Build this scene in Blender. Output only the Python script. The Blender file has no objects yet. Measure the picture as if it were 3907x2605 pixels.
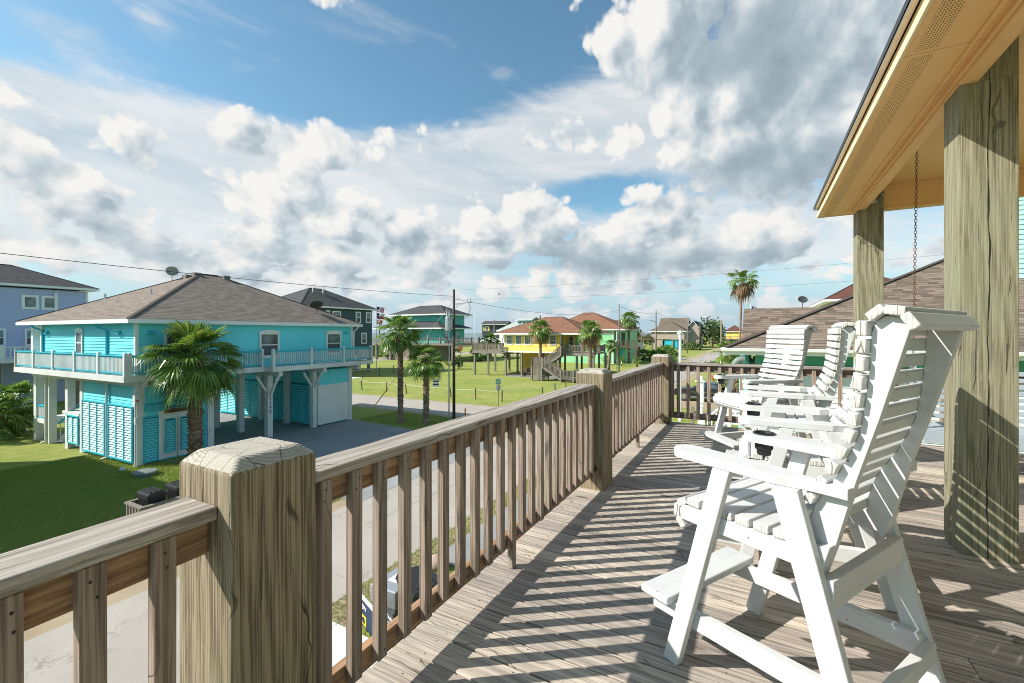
import bpy, math, random
from mathutils import Vector, Matrix, geometry
R = random.Random(7)
sc = bpy.context.scene
col = sc.collection
rad = math.radians
FP = 1710.0; CX = 1953.5; HV = 1270.0      # focal length, principal column and horizon row, in photo pixels
K = 1.25                                   # far scene is laid out for an eye height of 5, then scaled by K
CZ = 5.0 * K; DZ = CZ - 1.5                # camera height, deck height
TH = rad(28.71)
SN, CS = math.sin(TH), math.cos(TH)

# ------------------------------------------------------------------ camera
cam = bpy.data.cameras.new('camera'); camo = bpy.data.objects.new('camera', cam); col.objects.link(camo)
cam.sensor_width = 36.0; cam.lens = FP / 3907.0 * 36.0
cam.shift_y = -(1302.5 - HV) / 3907.0
cam.clip_start = 0.05; cam.clip_end = 30000
camo.location = (0, 0, CZ); camo.rotation_euler = (rad(90), 0, 0)
sc.camera = camo
sc.view_settings.view_transform = 'Standard'; sc.view_settings.look = 'None'
sc.view_settings.gamma = 1.0; sc.view_settings.exposure = 0.5
sc.render.engine = 'CYCLES'
sc.cycles.max_bounces = 6; sc.cycles.diffuse_bounces = 4; sc.cycles.glossy_bounces = 2
sc.cycles.transparent_max_bounces = 8; sc.cycles.use_denoising = True; sc.cycles.denoising_prefilter = 'ACCURATE'; sc.cycles.pixel_filter_type = 'BLACKMAN_HARRIS'; sc.cycles.filter_width = 1.0

# ------------------------------------------------------------------ node helpers
class NT:
    def __init__(s, tree): s.t = tree; s.n = tree.nodes; s.l = tree.links
    def node(s, typ, **kw):
        n = s.n.new(typ)
        for k, v in kw.items(): setattr(n, k, v)
        return n
    def put(s, sock, v):
        if v is None: return
        if isinstance(v, bpy.types.NodeSocket): s.l.new(v, sock)
        else:
            if sock.type == 'RGBA' and isinstance(v, (tuple, list)) and len(v) == 3: v = (*v, 1)
            sock.default_value = v
    def m(s, op, a, b=None, c=None, clamp=False):
        n = s.node('ShaderNodeMath', operation=op, use_clamp=clamp)
        s.put(n.inputs[0], a); s.put(n.inputs[1], b); s.put(n.inputs[2], c)
        return n.outputs[0]
    def vm(s, op, a, b=None):
        n = s.node('ShaderNodeVectorMath', operation=op); s.put(n.inputs[0], a)
        if op == 'SCALE': s.put(n.inputs[3], b)
        else: s.put(n.inputs[1], b)
        return n.outputs[0]
    def xyz(s, v): n = s.node('ShaderNodeSeparateXYZ'); s.put(n.inputs[0], v); return n.outputs
    def comb(s, x, y, z=0.0):
        n = s.node('ShaderNodeCombineXYZ')
        for i, q in enumerate((x, y, z)): s.put(n.inputs[i], q)
        return n.outputs[0]
    def noise(s, v, scale, detail=4.0, rough=0.5, dist=0.0, dim='3D'):
        n = s.node('ShaderNodeTexNoise', noise_dimensions=dim); s.put(n.inputs['Vector'], v); s.put(n.inputs['Scale'], scale)
        s.put(n.inputs['Detail'], detail); s.put(n.inputs['Roughness'], rough); s.put(n.inputs['Distortion'], dist)
        return n.outputs['Fac']
    def vor(s, v, scale, feature='F1', detail=0.0, rough=0.5, out='Distance', rnd=1.0, dim='3D'):
        n = s.node('ShaderNodeTexVoronoi', feature=feature, voronoi_dimensions=dim); s.put(n.inputs['Vector'], v); s.put(n.inputs['Scale'], scale)
        if 'Detail' in n.inputs: s.put(n.inputs['Detail'], detail); s.put(n.inputs['Roughness'], rough)
        s.put(n.inputs['Randomness'], rnd)
        return n.outputs[out]
    def ramp(s, f, stops, interp='LINEAR'):
        n = s.node('ShaderNodeValToRGB'); s.put(n.inputs[0], f); r = n.color_ramp; r.interpolation = interp
        while len(r.elements) < len(stops): r.elements.new(0.5)
        for e, (p, c) in zip(r.elements, stops):
            e.position = p; e.color = (*c, 1) if isinstance(c, (tuple, list)) else (c, c, c, 1)
        return n.outputs[0]
    def mix(s, f, a, b, typ='MIX'):
        n = s.node('ShaderNodeMix', data_type='RGBA', blend_type=typ); s.put(n.inputs[0], f)
        s.put(n.inputs[6], a); s.put(n.inputs[7], b); return n.outputs[2]
    def sstep(s, x, a, b, o0=0.0, o1=1.0):
        n = s.node('ShaderNodeMapRange', interpolation_type='SMOOTHSTEP'); s.put(n.inputs[0], x)
        for i, q in enumerate((a, b, o0, o1)): s.put(n.inputs[i + 1], q)
        return n.outputs[0]
    def lin(s, x, a, b, o0=0.0, o1=1.0):
        n = s.node('ShaderNodeMapRange'); s.put(n.inputs[0], x)
        for i, q in enumerate((a, b, o0, o1)): s.put(n.inputs[i + 1], q)
        return n.outputs[0]

# ------------------------------------------------------------------ sun and sky
SUN_E = rad(36.6); SH_AZ = rad(82.6)
sdir = Vector((math.sin(SH_AZ) * math.cos(SUN_E), math.cos(SH_AZ) * math.cos(SUN_E), -math.sin(SUN_E)))
sl = bpy.data.lights.new('sun', 'SUN'); so = bpy.data.objects.new('sun', sl); col.objects.link(so)
sl.energy = 5.0; sl.angle = rad(0.53); sl.color = (1.0, 0.955, 0.88)
so.rotation_euler = sdir.to_track_quat('-Z', 'Y').to_euler(); so.location = (-50, -10, 60)

w = bpy.data.worlds.new('World'); sc.world = w; w.use_nodes = True
w.cycles.sampling_method = 'MANUAL'; w.cycles.sample_map_resolution = 512
T = NT(w.node_tree); T.n.clear()
sky = T.node('ShaderNodeTexSky', sky_type='NISHITA', sun_disc=False, sun_elevation=SUN_E, sun_rotation=math.pi + SH_AZ,
             altitude=0, air_density=1.0, dust_density=0.8, ozone_density=2.5)
tc = T.node('ShaderNodeTexCoord').outputs['Generated']
X, Y, Z = T.xyz(tc)
AZ = T.m('ARCTAN2', X, Y)
HR = T.m('SQRT', T.m('ADD', T.m('MULTIPLY', X, X), T.m('MULTIPLY', Y, Y)))
EL = T.m('DIVIDE', Z, T.m('MAXIMUM', HR, 0.05))
def blob(u, v, ru, rv, wgt, A=None, E=None, pw=1.0):
    """soft elliptical patch of cloud (or clear sky) round a compass bearing and height"""
    a = math.atan((u - CX) / FP); e = (HV - v) / FP * math.cos(a)
    c = math.cos(a)
    ra = ru / FP * c * c; re = rv / FP * c
    da = T.m('MULTIPLY', T.m('SUBTRACT', A or AZ, a), 1 / ra); de = T.m('MULTIPLY', T.m('SUBTRACT', E or EL, e), 1 / re)
    d2 = T.m('ADD', T.m('MULTIPLY', da, da), T.m('MULTIPLY', de, de))
    return T.m('MULTIPLY', T.m('EXPONENT', T.m('MULTIPLY', d2, -1.0)), wgt)
def total(lst):
    a = lst[0]
    for b in lst[1:]: a = T.m('ADD', a, b)
    return a
def field(A, E, dt=5.0):
    """heaped-cloud noise: rounded billows on broad masses, finer towards the horizon"""
    el = T.m('LOGARITHM', T.m('ADD', E, 0.22), math.e)
    p = T.comb(T.m('MULTIPLY', A, 1.9), T.m('MULTIPLY', el, 1.05), 1.7)
    wv = T.noise(p, 3.0, 2.0, 0.5, dim='2D'); wv2 = T.noise(T.vm('ADD', p, (3.3, 7.1, 0)), 14.0, 3.0, 0.6, dim='2D')
    p2 = T.vm('ADD', p, T.comb(T.m('ADD', T.m('MULTIPLY', wv, 0.10), T.m('MULTIPLY', wv2, 0.022)), T.m('ADD', T.m('MULTIPLY', wv, -0.08), T.m('MULTIPLY', wv2, 0.028)), 0.0))
    big = T.noise(p2, 2.1, dt, 0.5, dim='2D')
    puf = T.vor(p2, 4.6, 'F1', 3.0, 0.52, dim='2D')
    fin = T.noise(p2, 26.0, 3.0, 0.6, dim='2D')
    b_ = T.m('MULTIPLY', T.m('SUBTRACT', big, 0.5), 2.1)
    q_ = T.m('MULTIPLY', T.m('SUBTRACT', 0.40, puf), 1.9)
    return T.m('ADD', b_, q_), q_, T.m('MULTIPLY', T.m('SUBTRACT', fin, 0.5), 0.42)
F0, Q0, N0 = field(AZ, EL)
F1, Q1, N1 = field(T.m('ADD', AZ, -0.028), T.m('ADD', EL, 0.03), 2.0)
C = total([blob(*b) for b in [
    (2520, 60, 330, 330, 1.0), (2950, 150, 620, 420, 1.3), (3050, 330, 260, 260, 0.5), (2900, 560, 430, 230, 0.9), (3350, 60, 420, 260, 0.4),
    (1230, 540, 240, 130, 0.95), (760, 480, 200, 90, 0.75), (1050, 760, 300, 170, 0.5), (2060, 780, 130, 110, 0.8), (2450, 820, 300, 130, 0.6),
    (1650, 900, 260, 120, 0.5), (300, 830, 420, 160, 0.45), (2750, 900, 420, 130, 0.55), (1930, 960, 900, 90, 0.35), (1250, 1010, 500, 90, 0.25),
    (3600, 1010, 300, 90, 0.5),
    (1600, 330, 560, 210, -1.3), (1850, 60, 500, 200, -1.2), (2330, 650, 230, 80, -0.9), (1900, 620, 300, 80, -0.6), (3160, 880, 120, 120, -0.4),
    (3500, 780, 260, 170, -0.9), (600, 330, 420, 110, -0.8), (2250, 330, 190, 140, -1.2), (300, 300, 400, 130, -0.9), (900, 90, 700, 190, -1.6), (200, 60, 300, 160, -0.6),
    (850, 640, 300, 130, 0.3), (1450, 780, 110, 110, -0.35), (300, 760, 300, 120, 0.2), (2600, 980, 500, 70, 0.3), (1500, 1080, 1200, 60, 0.3)]])
HZ = T.sstep(EL, 0.0, 0.04)
D = T.m('ADD', T.m('ADD', T.m('ADD', F0, N0), C), T.m('ADD', T.m('SUBTRACT', 0.78, T.m('ADD', T.sstep(EL, 0.85, 1.5, 0.0, 1.6), T.sstep(T.m('ABSOLUTE', AZ), 1.3, 1.9, 0.0, 1.1))), T.m('MULTIPLY', T.m('SUBTRACT', HZ, 1.0), 0.5)))
acu = T.m('MULTIPLY', T.sstep(D, -0.12, 0.38), T.sstep(EL, -0.005, 0.04))
ps = T.comb(T.m('ADD', T.m('MULTIPLY', AZ, 1.2), T.m('MULTIPLY', EL, 0.9)), T.m('MULTIPLY', EL, 3.6), 5.0)
sheet = T.noise(ps, 2.4, 7.0, 0.62, 0.3, dim='2D')
SC = total([blob(*b) for b in [
    (350, 700, 950, 300, 0.9), (1150, 740, 800, 250, 0.72), (1900, 600, 560, 170, 0.6), (2350, 480, 420, 220, 0.75), (3000, 450, 500, 420, 0.5),
    (250, 110, 300, 90, 0.42), (560, 60, 110, 90, 0.36), (120, 300, 220, 45, 0.28), (1250, 130, 330, 50, 0.16), (800, 210, 220, 60, 0.16), (900, 330, 500, 90, -0.15), (1500, 430, 300, 60, -0.25),
    (1900, 290, 60, 30, 0.25), (1700, 950, 2200, 200, 0.45), (3350, 200, 300, 300, 0.3), (1600, 330, 500, 150, -0.2), (2300, 720, 220, 80, -0.7), (1900, 660, 130, 40, -0.3)]])
ash = T.m('MULTIPLY', T.sstep(T.m('ADD', T.m('SUBTRACT', sheet, 0.5), SC), 0.06, 0.62), T.sstep(EL, 0.0, 0.05))
lit = T.m('ADD', T.m('MULTIPLY', T.m('SUBTRACT', Q0, Q1), 0.36), T.m('MULTIPLY', T.m('SUBTRACT', F0, F1), 0.10))
belly = total([blob(*b) for b in [(2850, 200, 380, 230, 0.55), (2950, 640, 330, 110, 0.45), (3050, 330, 160, 160, 0.2), (2450, 90, 150, 260, -0.2), (2650, 420, 260, 90, -0.25),
    (1320, 790, 260, 60, 0.14), (2160, 960, 160, 45, 0.3), (1480, 930, 120, 35, 0.35), (620, 950, 300, 80, 0.16), (2700, 980, 600, 60, 0.28), (1900, 1020, 1500, 70, 0.2),
    (250, 900, 400, 60, 0.1)]])
calm = T.m('MAXIMUM', T.m('SUBTRACT', 1.0, T.m('MULTIPLY', T.m('MAXIMUM', belly, 0.0), 1.1)), 0.3)
lit = T.m('MULTIPLY', lit, calm)
br = T.m('SUBTRACT', T.m('ADD', T.m('ADD', 0.80, T.m('MULTIPLY', T.sstep(D, 0.5, 0.05), 0.12)), lit), T.m('ADD', T.m('MULTIPLY', T.sstep(D, 0.4, 1.7), 0.12), belly), clamp=True)
ccol = T.ramp(br, [(0.0, (0.34, 0.43, 0.50)), (0.35, (0.46, 0.56, 0.63)), (0.6, (0.64, 0.725, 0.78)), (0.82, (0.88, 0.905, 0.91)), (1.0, (1.03, 1.02, 0.99))])
scol = T.ramp(sheet, [(0.3, (0.68, 0.77, 0.83)), (0.62, (0.97, 0.98, 0.98))])
SKS = 10.0
base = T.mix(1.0, sky.outputs[0], (1.55, 1.98, 1.80, 1), 'MULTIPLY')
haze = T.sstep(EL, 0.2, 0.0)
base = T.mix(T.m('MULTIPLY', haze, 0.85), base, (0.52 * SKS, 0.70 * SKS, 0.84 * SKS, 1))
c1 = T.mix(T.m('MULTIPLY', ash, 0.88), base, T.vm('SCALE', scol, SKS * 0.92))
c2 = T.mix(acu, c1, T.vm('SCALE', ccol, SKS * 0.94))
c3w = T.mix(T.m('MULTIPLY', T.sstep(EL, 0.13, 0.0), 0.6), c2, (0.50 * SKS, 0.64 * SKS, 0.76 * SKS, 1))
bg = T.node('ShaderNodeBackground'); T.put(bg.inputs[0], c3w); bg.inputs[1].default_value = 0.067
wo = T.node('ShaderNodeOutputWorld'); T.l.new(bg.outputs[0], wo.inputs[0])
# ------------------------------------------------------------------ materials
def base_mat(name, rough=0.6, spec=0.4):
    m = bpy.data.materials.new(name); m.use_nodes = True
    t = NT(m.node_tree); b = t.n['Principled BSDF']
    b.inputs['Roughness'].default_value = rough; b.inputs['Specular IOR Level'].default_value = spec
    return m, t, b
def bump(t, b, h, strength=0.4, dist=0.01):
    n = t.node('ShaderNodeBump'); n.inputs['Strength'].default_value = strength; n.inputs['Distance'].default_value = dist
    t.put(n.inputs['Height'], h); t.l.new(n.outputs[0], b.inputs['Normal'])
def ocoord(t): return t.node('ShaderNodeTexCoord').outputs['Object']
def isl(t): return t.node('ShaderNodeNewGeometry').outputs['Random Per Island']
def c3(v, k): return tuple(min(1, x * k) for x in v)

def wood(name, axis, light, dark, moss=0.0, fine=60.0, knots=True, vary=0.25, rough=0.85, bstr=0.5, crack=0.5, nails=None, grey=None, con=1.0, gs=0.012):
    """weathered lumber, grain along one axis of the object's own coordinates"""
    m, t, b = base_mat(name, rough, 0.25)
    co = ocoord(t); rnd = isl(t)
    off = t.comb(t.m('MULTIPLY', rnd, 37.0), t.m('MULTIPLY', rnd, 91.0), t.m('MULTIPLY', rnd, 53.0))
    p = t.vm('ADD', co, off)
    wob = t.noise(p, 1.7, 2, 0.5); wob2 = t.noise(t.vm('ADD', p, (5.1, 3.7, 9.2)), 5.0, 2, 0.5)
    wo_ = t.vm('ADD', p, t.vm('SCALE', t.comb(wob, wob2, wob), 0.011))
    g = [1.0, 1.0, 1.0]; g[axis] = gs
    st = t.vm('MULTIPLY', wo_, tuple(g))
    n1 = t.noise(st, fine, 4, 0.6, 0.0)
    n2 = t.noise(st, fine * 0.28, 3, 0.5, 0.0)
    n3 = t.noise(p, 2.2, 3, 0.6)
    g2 = [1.0, 1.0, 1.0]; g2[axis] = 0.12
    wv = t.node('ShaderNodeTexWave', wave_type='BANDS', bands_direction='DIAGONAL')
    t.put(wv.inputs['Vector'], t.vm('MULTIPLY', p, tuple(g2))); t.put(wv.inputs['Scale'], 9.0); t.put(wv.inputs['Distortion'], 5.0)
    t.put(wv.inputs['Detail'], 2.0); t.put(wv.inputs['Detail Scale'], 1.4)
    f = t.m('ADD', t.m('MULTIPLY', n1, 0.74), t.m('ADD', t.m('MULTIPLY', n2, 0.20), t.m('MULTIPLY', wv.outputs['Fac'], 0.06)))
    c = t.ramp(f, [(0.5 - 0.16 / con, c3(dark, 0.55)), (0.5 - 0.05 / con, dark), (0.5 + 0.045 / con, light), (0.5 + 0.17 / con, c3(light, 1.22))])
    c = t.mix(t.m('MULTIPLY', t.sstep(n3, 0.4, 0.75), 0.55), c, t.ramp(f, [(0.3, c3(grey or dark, 0.7)), (0.7, c3(grey or light, 0.95))]))
    vv = t.m('ADD', 1.0 - vary / 2, t.m('MULTIPLY', rnd, vary))
    c = t.vm('MULTIPLY', c, t.comb(vv, vv, t.m('MULTIPLY', vv, t.lin(rnd, 0, 1, 1.03, 0.96))))
    h = f
    if knots:
        kp = [7.0, 7.0, 7.0]; kp[axis] = 2.2
        kv = t.vor(t.vm('MULTIPLY', p, tuple(kp)), 0.62, 'F1', rnd=1.0)
        km = t.sstep(kv, 0.10, 0.05)
        ring = t.sstep(kv, 0.32, 0.1)
        c = t.mix(t.m('MULTIPLY', ring, 0.35), c, c3(dark, 0.8)); c = t.mix(t.m('MULTIPLY', km, 0.8), c, (0.045, 0.026, 0.016, 1))
    if crack:
        cp = [1.0, 1.0, 1.0]; cp[axis] = 0.06
        cv = t.vor(t.vm('ADD', t.vm('MULTIPLY', p, tuple(cp)), t.vm('SCALE', t.comb(n3, n3, n3), 0.15)), 7.0, 'DISTANCE_TO_EDGE')
        cm = t.m('MULTIPLY', t.sstep(cv, 0.022, 0.006), t.sstep(t.noise(p, 3.1, 1, 0.5), 0.5, 0.62))
        c = t.mix(t.m('MULTIPLY', cm, crack), c, (0.02, 0.016, 0.013, 1)); h = t.m('SUBTRACT', h, t.m('MULTIPLY', cm, 1.2))
    if moss:
        mm = t.m('MULTIPLY', t.sstep(t.noise(p, 1.6, 4, 0.6), 0.5, 0.72), moss)
        c = t.mix(mm, c, (0.16, 0.165, 0.045, 1))
    t.put(b.inputs['Base Color'], c); bump(t, b, h, bstr, 0.004)
    return m

def paint(name, color, rough=0.5, grime=0.12, sc_=3.0, bstr=0.15, spec=0.4, fine=80.0, metal=0.0):
    m, t, b = base_mat(name, rough, spec); co = ocoord(t)
    n = t.noise(co, sc_, 4, 0.6); n2 = t.noise(co, fine, 3, 0.6)
    c = t.mix(t.m('MULTIPLY', t.sstep(n, 0.4, 0.75), grime), color, c3(color, 0.62))
    t.put(b.inputs['Base Color'], c); b.inputs['Metallic'].default_value = metal
    bump(t, b, t.m('ADD', n2, t.m('MULTIPLY', n, 0.6)), bstr, 0.003)
    return m

def paintwood(name, color, axis, rough=0.45, streak=0.24):
    m, t, b = base_mat(name, rough, 0.4); co = ocoord(t); rnd = isl(t)
    g = [1.0] * 3; g[axis] = 0.05
    p = t.vm('ADD', co, t.comb(t.m('MULTIPLY', rnd, 17.0), t.m('MULTIPLY', rnd, 31.0), rnd))
    n = t.noise(t.vm('MULTIPLY', p, tuple(g)), 55.0, 4, 0.6, 0.5); n2 = t.noise(co, 4.0, 4, 0.6)
    c = t.mix(t.m('MULTIPLY', t.sstep(n, 0.52, 0.74), streak), color, (0.42, 0.36, 0.28, 1))
    c = t.mix(t.m('MULTIPLY', t.sstep(n2, 0.48, 0.75), 0.35), c, c3(color, 0.68))
    sp = t.vor(p, 9.0); c = t.mix(t.m('MULTIPLY', t.sstep(sp, 0.055, 0.03), 0.8), c, (0.10, 0.07, 0.045, 1))
    t.put(b.inputs['Base Color'], c); bump(t, b, n, 0.3, 0.0025)
    return m

def endgrain(name, light, dark, scale=40.0, centre=(0, 0, 0)):
    m, t, b = base_mat(name, 0.85, 0.2); co = ocoord(t); rnd = isl(t)
    p = t.vm('ADD', co, t.vm('SCALE', t.noise(co, 5.0, 2), 0.05))
    wv = t.node('ShaderNodeTexWave', wave_type='RINGS', rings_direction='Z'); t.put(wv.inputs['Vector'], t.vm('SUBTRACT', p, centre))
    t.put(wv.inputs['Scale'], scale); t.put(wv.inputs['Distortion'], 1.5); t.put(wv.inputs['Detail'], 2.0)
    n = t.noise(co, 30, 3)
    rays = t.node('ShaderNodeTexWave', wave_type='BANDS', bands_direction='X')
    c = t.ramp(t.m('ADD', t.m('MULTIPLY', wv.outputs['Fac'], 0.7), t.m('MULTIPLY', n, 0.4)), [(0.1, dark), (0.5, light), (1.0, c3(light, 1.15))])
    cr = t.vor(t.vm('MULTIPLY', p, (1, 1, 0.2)), 11.0, 'DISTANCE_TO_EDGE')
    c = t.mix(t.m('MULTIPLY', t.sstep(cr, 0.02, 0.005), 0.75), c, (0.03, 0.025, 0.02, 1))
    t.put(b.inputs['Base Color'], c); bump(t, b, wv.outputs['Fac'], 0.4, 0.003)
    return m

def shingles(name, cols, w=0.32, h=0.14, bright=1.0):
    """asphalt shingle courses; UV carries metres along the eave and up the slope"""
    m, t, b = base_mat(name, 0.92, 0.15)
    uv = t.node('ShaderNodeTexCoord').outputs['UV']
    u, v, _ = t.xyz(uv)
    row = t.m('FLOOR', t.m('DIVIDE', v, h)); fy = t.m('FRACT', t.m('DIVIDE', v, h))
    ro = t.node('ShaderNodeTexWhiteNoise', noise_dimensions='1D'); t.put(ro.inputs['W'], row)
    uu = t.m('ADD', t.m('DIVIDE', u, w), t.m('MULTIPLY', ro.outputs['Value'], 7.0))
    cell = t.m('FLOOR', uu); fx = t.m('FRACT', uu)
    wn = t.node('ShaderNodeTexWhiteNoise', noise_dimensions='2D'); t.put(wn.inputs['Vector'], t.comb(cell, row, 0))
    c = t.ramp(wn.outputs['Value'], [(0.0, c3(cols[0], bright)), (0.35, c3(cols[1], bright)), (0.7, c3(cols[2], bright)), (1.0, c3(cols[3], bright))])
    gr = t.noise(t.comb(u, v, 0), 45.0, 3, 0.7)
    c = t.mix(t.m('MULTIPLY', gr, 0.5), c, c3(cols[0], bright * 0.55))
    st = t.noise(t.comb(t.m('MULTIPLY', u, 0.6), t.m('MULTIPLY', v, 0.15), 0), 1.3, 3); c = t.mix(t.m('MULTIPLY', t.sstep(st, 0.5, 0.8), 0.3), c, c3(cols[0], bright * 0.8))
    tooth = t.m('GREATER_THAN', wn.outputs['Value'], 0.5)
    gap = t.m('LESS_THAN', fy, t.m('ADD', 0.1, t.m('MULTIPLY', tooth, 0.07)))
    c = t.mix(t.m('MULTIPLY', gap, 0.75), c, (0.035, 0.03, 0.028, 1))
    t.put(b.inputs['Base Color'], c)
    bump(t, b, t.m('ADD', t.m('MULTIPLY', t.m('SUBTRACT', 1.0, fy), 0.8), t.m('ADD', t.m('MULTIPLY', gr, 0.25), t.m('MULTIPLY', tooth, 0.3))), 0.6, 0.012)
    return m

def leafmat(name, c1_, c2_, c3_, trans=0.35, rough=0.4):
    m, t, b = base_mat(name, rough, 0.5); rnd = isl(t)
    n = t.noise(ocoord(t), 2.0, 2)
    c = t.ramp(t.m('ADD', t.m('MULTIPLY', rnd, 0.7), t.m('MULTIPLY', n, 0.3)), [(0.1, c1_), (0.5, c2_), (0.92, c3_)])
    t.put(b.inputs['Base Color'], c)
    tr = t.node('ShaderNodeBsdfTranslucent'); t.put(tr.inputs[0], t.vm('SCALE', c, 1.3)); mx = t.node('ShaderNodeMixShader')
    mx.inputs[0].default_value = trans; t.l.new(b.outputs[0], mx.inputs[1]); t.l.new(tr.outputs[0], mx.inputs[2])
    t.l.new(mx.outputs[0], t.n['Material Output'].inputs[0])
    return m

def plainglass(name, color=(0.05, 0.065, 0.07), rough=0.08):
    m, t, b = base_mat(name, rough, 0.8); co = ocoord(t)
    n = t.noise(co, 1.3, 3, 0.6)
    t.put(b.inputs['Base Color'], t.mix(t.sstep(n, 0.35, 0.65), color, c3(color, 3.5))); return m

M = {}
M['post'] = wood('treated_post', 2, (0.30, 0.24, 0.165), (0.155, 0.115, 0.072), moss=0.14, fine=150, vary=0.12, crack=0.9, grey=(0.255, 0.245, 0.165), bstr=0.7, knots=False)
M['column'] = wood('treated_column', 2, (0.315, 0.285, 0.19), (0.195, 0.175, 0.11), moss=0.05, fine=130, vary=0.1, crack=0.5, grey=(0.275, 0.29, 0.19), bstr=0.8, knots=False)
M['cap'] = wood('rail_cap_wood', 1, (0.42, 0.37, 0.315), (0.27, 0.23, 0.19), moss=0.12, fine=110, crack=0.9, grey=(0.45, 0.42, 0.38))
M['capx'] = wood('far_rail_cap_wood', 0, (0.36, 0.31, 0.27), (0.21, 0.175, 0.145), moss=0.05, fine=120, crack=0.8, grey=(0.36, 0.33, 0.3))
M['rail'] = wood('rail_wood', 1, (0.44, 0.27, 0.155), (0.28, 0.165, 0.095), fine=60, vary=0.2, crack=0.4, grey=(0.27, 0.20, 0.15))
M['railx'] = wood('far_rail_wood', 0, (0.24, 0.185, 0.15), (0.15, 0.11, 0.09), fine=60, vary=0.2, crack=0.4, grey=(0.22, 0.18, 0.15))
M['balu'] = wood('baluster_wood', 2, (0.33, 0.25, 0.20), (0.20, 0.145, 0.11), fine=120, vary=0.4, crack=0.5, grey=(0.34, 0.30, 0.26))
M['deck'] = wood('deck_boards', 0, (0.50, 0.43, 0.36), (0.32, 0.27, 0.225), moss=0.05, fine=120, vary=0.42, crack=0.5, con=0.9, grey=(0.34, 0.31, 0.28), bstr=0.6)
M['endtop'] = endgrain('post_end_grain', (0.46, 0.43, 0.36), (0.26, 0.235, 0.19), 22.0)
M['chairx'] = paintwood('white_painted_wood', (0.585, 0.588, 0.575), 0)
M['chairy'] = paintwood('white_painted_slats', (0.585, 0.588, 0.575), 1)
M['chairz'] = paintwood('white_painted_uprights', (0.585, 0.588, 0.575), 2)
M['chend'] = endgrain('painted_end_grain', (0.56, 0.55, 0.515), (0.40, 0.35, 0.275), 22.0)
M['black'] = paint('black_plastic', (0.018, 0.019, 0.02), 0.38, 0.3, bstr=0.1)
M['soffit'] = None
M['cream'] = paint('cream_fascia_paint', (0.84, 0.66, 0.40), 0.55, 0.12)
M['tan'] = paint('tan_soffit_paint', (0.88, 0.53, 0.225), 0.6, 0.12, 1.5)
M['steel'] = paint('galvanised_steel', (0.5, 0.51, 0.51), 0.4, 0.3, metal=0.6)
M['white'] = paint('white_trim', (0.78, 0.79, 0.77), 0.5, 0.25, 1.2)
M['wpost'] = paint('white_piling_paint', (0.70, 0.715, 0.69), 0.65, 0.35, 1.5, 0.4)
M['glass'] = plainglass('window_glass')
M['glassd'] = plainglass('dark_window_glass', (0.025, 0.03, 0.035))
M['screen'] = paint('window_screen', (0.10, 0.11, 0.115), 0.7, 0.1)
def siding(name, c): return paint(name, c, 0.55, 0.22, 0.6, 0.1, 0.35, 60)
M['aqua'] = siding('aqua_siding', (0.15, 0.72, 0.79))
M['aquad'] = paint('deep_aqua_trim', (0.03, 0.47, 0.58), 0.5, 0.15)
M['teal'] = siding('teal_siding', (0.075, 0.42, 0.38))
M['purple'] = siding('lavender_siding', (0.44, 0.48, 0.68))
M['slate'] = siding('slate_siding', (0.045, 0.08, 0.095))
M['yellow'] = siding('yellow_siding', (0.90, 0.66, 0.15))
M['lgreen'] = siding('light_green_siding', (0.26, 0.60, 0.30))
M['beige'] = siding('beige_siding', (0.40, 0.33, 0.265))
M['creamw'] = siding('cream_siding', (0.62, 0.60, 0.48))
M['mint'] = siding('mint_siding', (0.42, 0.70, 0.60))
M['seag'] = siding('sea_green_siding', (0.08, 0.36, 0.28))
M['whites'] = siding('white_siding', (0.66, 0.68, 0.66))
M['charcoal'] = siding('charcoal_siding', (0.055, 0.055, 0.065))
M['blues'] = siding('pale_blue_siding', (0.2, 0.45, 0.55))
M['greyw'] = paint('old_grey_lumber', (0.23, 0.2, 0.165), 0.85, 0.5, 3.0, 0.4)
M['brownw'] = paint('brown_stained_lumber', (0.13, 0.085, 0.055), 0.8, 0.4, 3.0, 0.4)
M['shB'] = shingles('brown_shingles', [(0.20, 0.16, 0.13), (0.28, 0.225, 0.18), (0.33, 0.265, 0.215), (0.24, 0.195, 0.16)])
M['shN'] = shingles('neighbour_brown_shingles', [(0.13, 0.095, 0.072), (0.24, 0.18, 0.135), (0.31, 0.24, 0.185), (0.18, 0.135, 0.105)], w=0.2)
M['shG'] = shingles('grey_shingles', [(0.07, 0.07, 0.072), (0.1, 0.097, 0.095), (0.13, 0.125, 0.12), (0.085, 0.083, 0.08)])
M['shD'] = shingles('dark_grey_shingles', [(0.065, 0.063, 0.064), (0.095, 0.09, 0.09), (0.115, 0.11, 0.11), (0.08, 0.077, 0.078)])
M['shR'] = shingles('red_brown_shingles', [(0.22, 0.10, 0.06), (0.30, 0.15, 0.09), (0.35, 0.18, 0.115), (0.26, 0.125, 0.08)])
M['shT'] = shingles('tan_shingles', [(0.16, 0.125, 0.095), (0.2, 0.16, 0.12), (0.235, 0.19, 0.145), (0.18, 0.14, 0.105)])
M['shM'] = shingles('maroon_shingles', [(0.12, 0.05, 0.038), (0.17, 0.07, 0.05), (0.2, 0.09, 0.065), (0.14, 0.06, 0.045)])
def metalroof():
    m, t, b = base_mat('standing_seam_roof', 0.4, 0.5); uv = t.node('ShaderNodeTexCoord').outputs['UV']; u, v, _ = t.xyz(uv)
    f = t.m('FRACT', t.m('DIVIDE', u, 0.55)); g = t.m('LESS_THAN', f, 0.12)
    t.put(b.inputs['Base Color'], t.mix(g, (0.50, 0.52, 0.47, 1), (0.33, 0.35, 0.31, 1))); bump(t, b, g, 0.8, 0.04); b.inputs['Metallic'].default_value = 0.2
    return m
M['metal'] = metalroof()
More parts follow.
